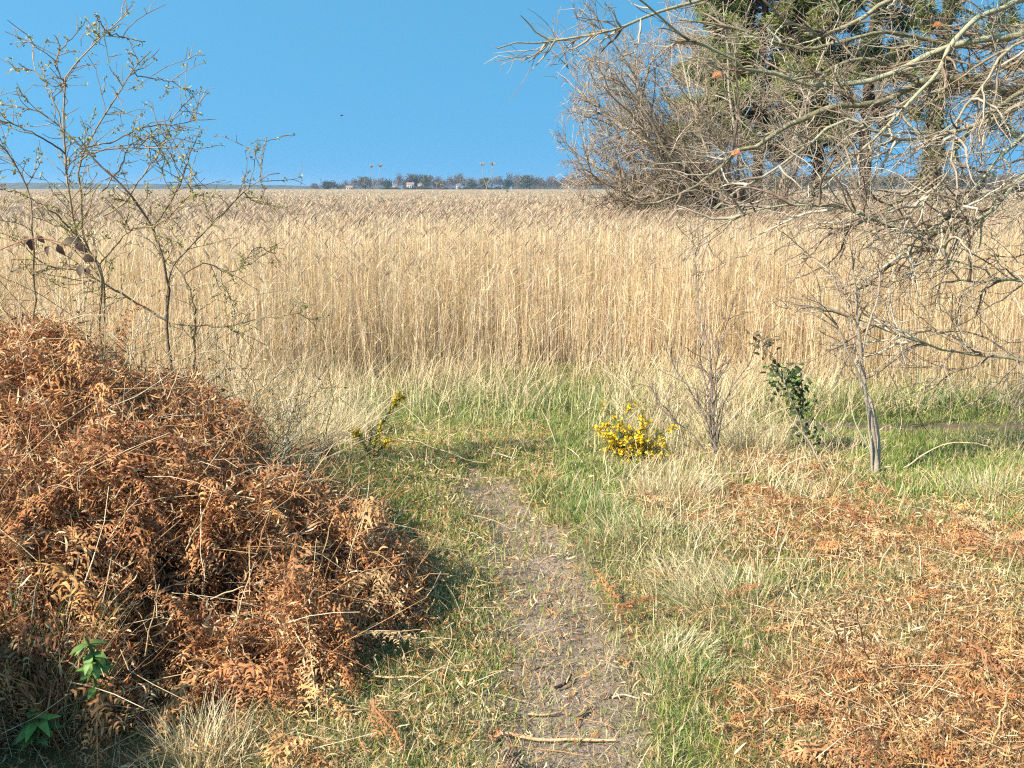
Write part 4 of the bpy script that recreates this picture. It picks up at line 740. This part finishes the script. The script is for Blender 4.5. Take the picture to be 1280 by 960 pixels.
house(494, 229, 1120, 5, 6.2, WH, (.2, .12, .09), 'small white house with red roof left of the tallest far trees'); house(513, 228, 1120, 8, 7.4, WH, (.25, .2, .17), 'wide white house beneath the tallest far trees')
house(525, 228, 1110, 4.5, 7.2, WH, (.2, .16, .14), 'white gabled house just right of the wide white house'); house(573, 229, 1120, 5, 6.4, (.6, .55, .48), (.16, .13, .12), 'cream house standing alone right of the village'); house(437, 233, 1150, 7, 4.2, (.5, .42, .32), (.3, .2, .14), 'low brown house at the left end of the village')
house(1236, 228, 960, 7, 7., WH, (.22, .2, .19), 'pale house at the far wood near the right edge')
b = P(398, 234, 1200); b[2] = -1; mt = thing('mast', b, 'thin leaning mast rising at the left end of the far village', 'mast'); ac = Acc(); tubes(ac, np.stack([b, P(401, 224, 1200)])[None], taper(1, 2, .5, .35), A(.2, .2, .21), 6); ac.build('pole', M_FAR, mt)
ac = Acc(); tubes(ac, np.stack([P(399.5, 224.6, 1200), P(402.5, 223.6, 1200)])[None], taper(1, 2, .7, .5), A(.2, .2, .21), 6); ac.build('head', M_FAR, mt)

# bird in the sky
bp_ = P(427, 144.5, 90); ac = Acc(); t = np.linspace(0, 1, 9); tubes(ac, (bp_ + A(.16, .02, .01) * ((t - .5) * 2)[:, None])[None], (.045 * np.sin(math.pi * np.clip(t, .05, .97)) ** .7)[None], A(.05, .05, .055), 8)
leaves(ac, bp_[None].repeat(2, 0) + A(.04, 0, .02), A((-.15, 1, .25), (-.15, -1, .3)), A((0, 0, 1), (0, 0, 1)), A(.3, .3), A(.11, .11), A((.05, .05, .055), (.05, .05, .055)), prof=(.8, 1, .9, .6, .1))
tag(ac.build('bird', M_FAR, None, bp_), 'tiny dark bird flying alone in the blue sky', 'bird')

# ------------------------------------------------------------------ air
ac = Acc(); c = A((-4500, -30, -6), (4500, -30, -6), (4500, 4200, -6), (-4500, 4200, -6), (-4500, -30, 27), (4500, -30, 27), (4500, 4200, 27), (-4500, 4200, 27))
ac.add(c, [(3, 2, 1, 0), (4, 5, 6, 7), (0, 1, 5, 4), (1, 2, 6, 5), (2, 3, 7, 6), (3, 0, 4, 7)], (1, 1, 1))
m, nt, o = newmat('haze_air'); vv = nd(nt, 'ShaderNodeVolumePrincipled'); vv.inputs['Color'].default_value = (.6, .78, 1, 1); vv.inputs['Density'].default_value = .00013; m.cycles.volume_sampling = 'DISTANCE'; vv.inputs['Anisotropy'].default_value = .2
nt.links.new(vv.outputs[0], o.inputs['Volume']); HZ = tag(ac.build('haze', m, smooth=False), 'thin pale haze over the marsh', None, None, 'stuff')

for ob in scene.objects:
    if '_b' in ob.keys(): del ob['_b']

# ------------------------------------------------------------------ light, sky, camera
EL = R(39); SD = A(-.80, -.60, 0); SD = SD / np.linalg.norm(SD) * math.cos(EL); SD[2] = math.sin(EL)
w = bpy.data.worlds.new('World'); scene.world = w; w.use_nodes = True; nt = w.node_tree
sky = nt.nodes.new('ShaderNodeTexSky'); sky.sky_type = 'NISHITA'; sky.sun_disc = False; sky.sun_elevation = EL; sky.sun_rotation = math.atan2(SD[0], SD[1])
sky.air_density = 1.0; sky.dust_density = .9; sky.ozone_density = 3
bg = nt.nodes['Background']; bg.inputs['Strength'].default_value = .15; tc = nt.nodes.new('ShaderNodeTexCoord'); va = nt.nodes.new('ShaderNodeVectorMath'); va.operation = 'ADD'; va.inputs[1].default_value = (0, 0, .7); vn_ = nt.nodes.new('ShaderNodeVectorMath'); vn_.operation = 'NORMALIZE'; nt.links.new(tc.outputs['Generated'], va.inputs[0]); nt.links.new(va.outputs[0], vn_.inputs[0]); nt.links.new(vn_.outputs[0], sky.inputs['Vector']); hs = nt.nodes.new('ShaderNodeHueSaturation'); hs.inputs['Saturation'].default_value = 1.2; hs.inputs['Value'].default_value = 1.1; hs.inputs['Hue'].default_value = .472; nt.links.new(sky.outputs[0], hs.inputs['Color']); nt.links.new(hs.outputs[0], bg.inputs['Color'])
sl_ = bpy.data.lights.new('sun', 'SUN'); sl_.energy = 5.0; sl_.angle = R(.53); sl_.color = (1, .94, .84)
so = bpy.data.objects.new('sun', sl_); COL.objects.link(so); so.rotation_euler = Vector(-SD).to_track_quat('-Z', 'Y').to_euler()
cam = bpy.data.cameras.new('camera'); co = bpy.data.objects.new('camera', cam); COL.objects.link(co)
co.location = (0, 0, EYE); co.rotation_euler = (R(90) - PITCH, 0, 0); cam.sensor_width = 36; cam.lens = 36 * F / 1280; cam.clip_start = .05; cam.clip_end = 20000
scene.camera = co
vs = scene.view_settings; vs.view_transform = 'Standard'; vs.look = 'None'; vs.gamma = 1; vs.exposure = 1.0; vs.use_curve_mapping = False
cy = scene.cycles; cy.max_bounces = 5; cy.diffuse_bounces = 3; cy.glossy_bounces = 2; cy.transmission_bounces = 3; cy.transparent_max_bounces = 4; cy.volume_bounces = 0
cy.use_denoising = False; cy.filter_width = 1.2; cy.caustics_reflective = False; cy.caustics_refractive = False; cy.use_adaptive_sampling = False; cy.adaptive_threshold = .01
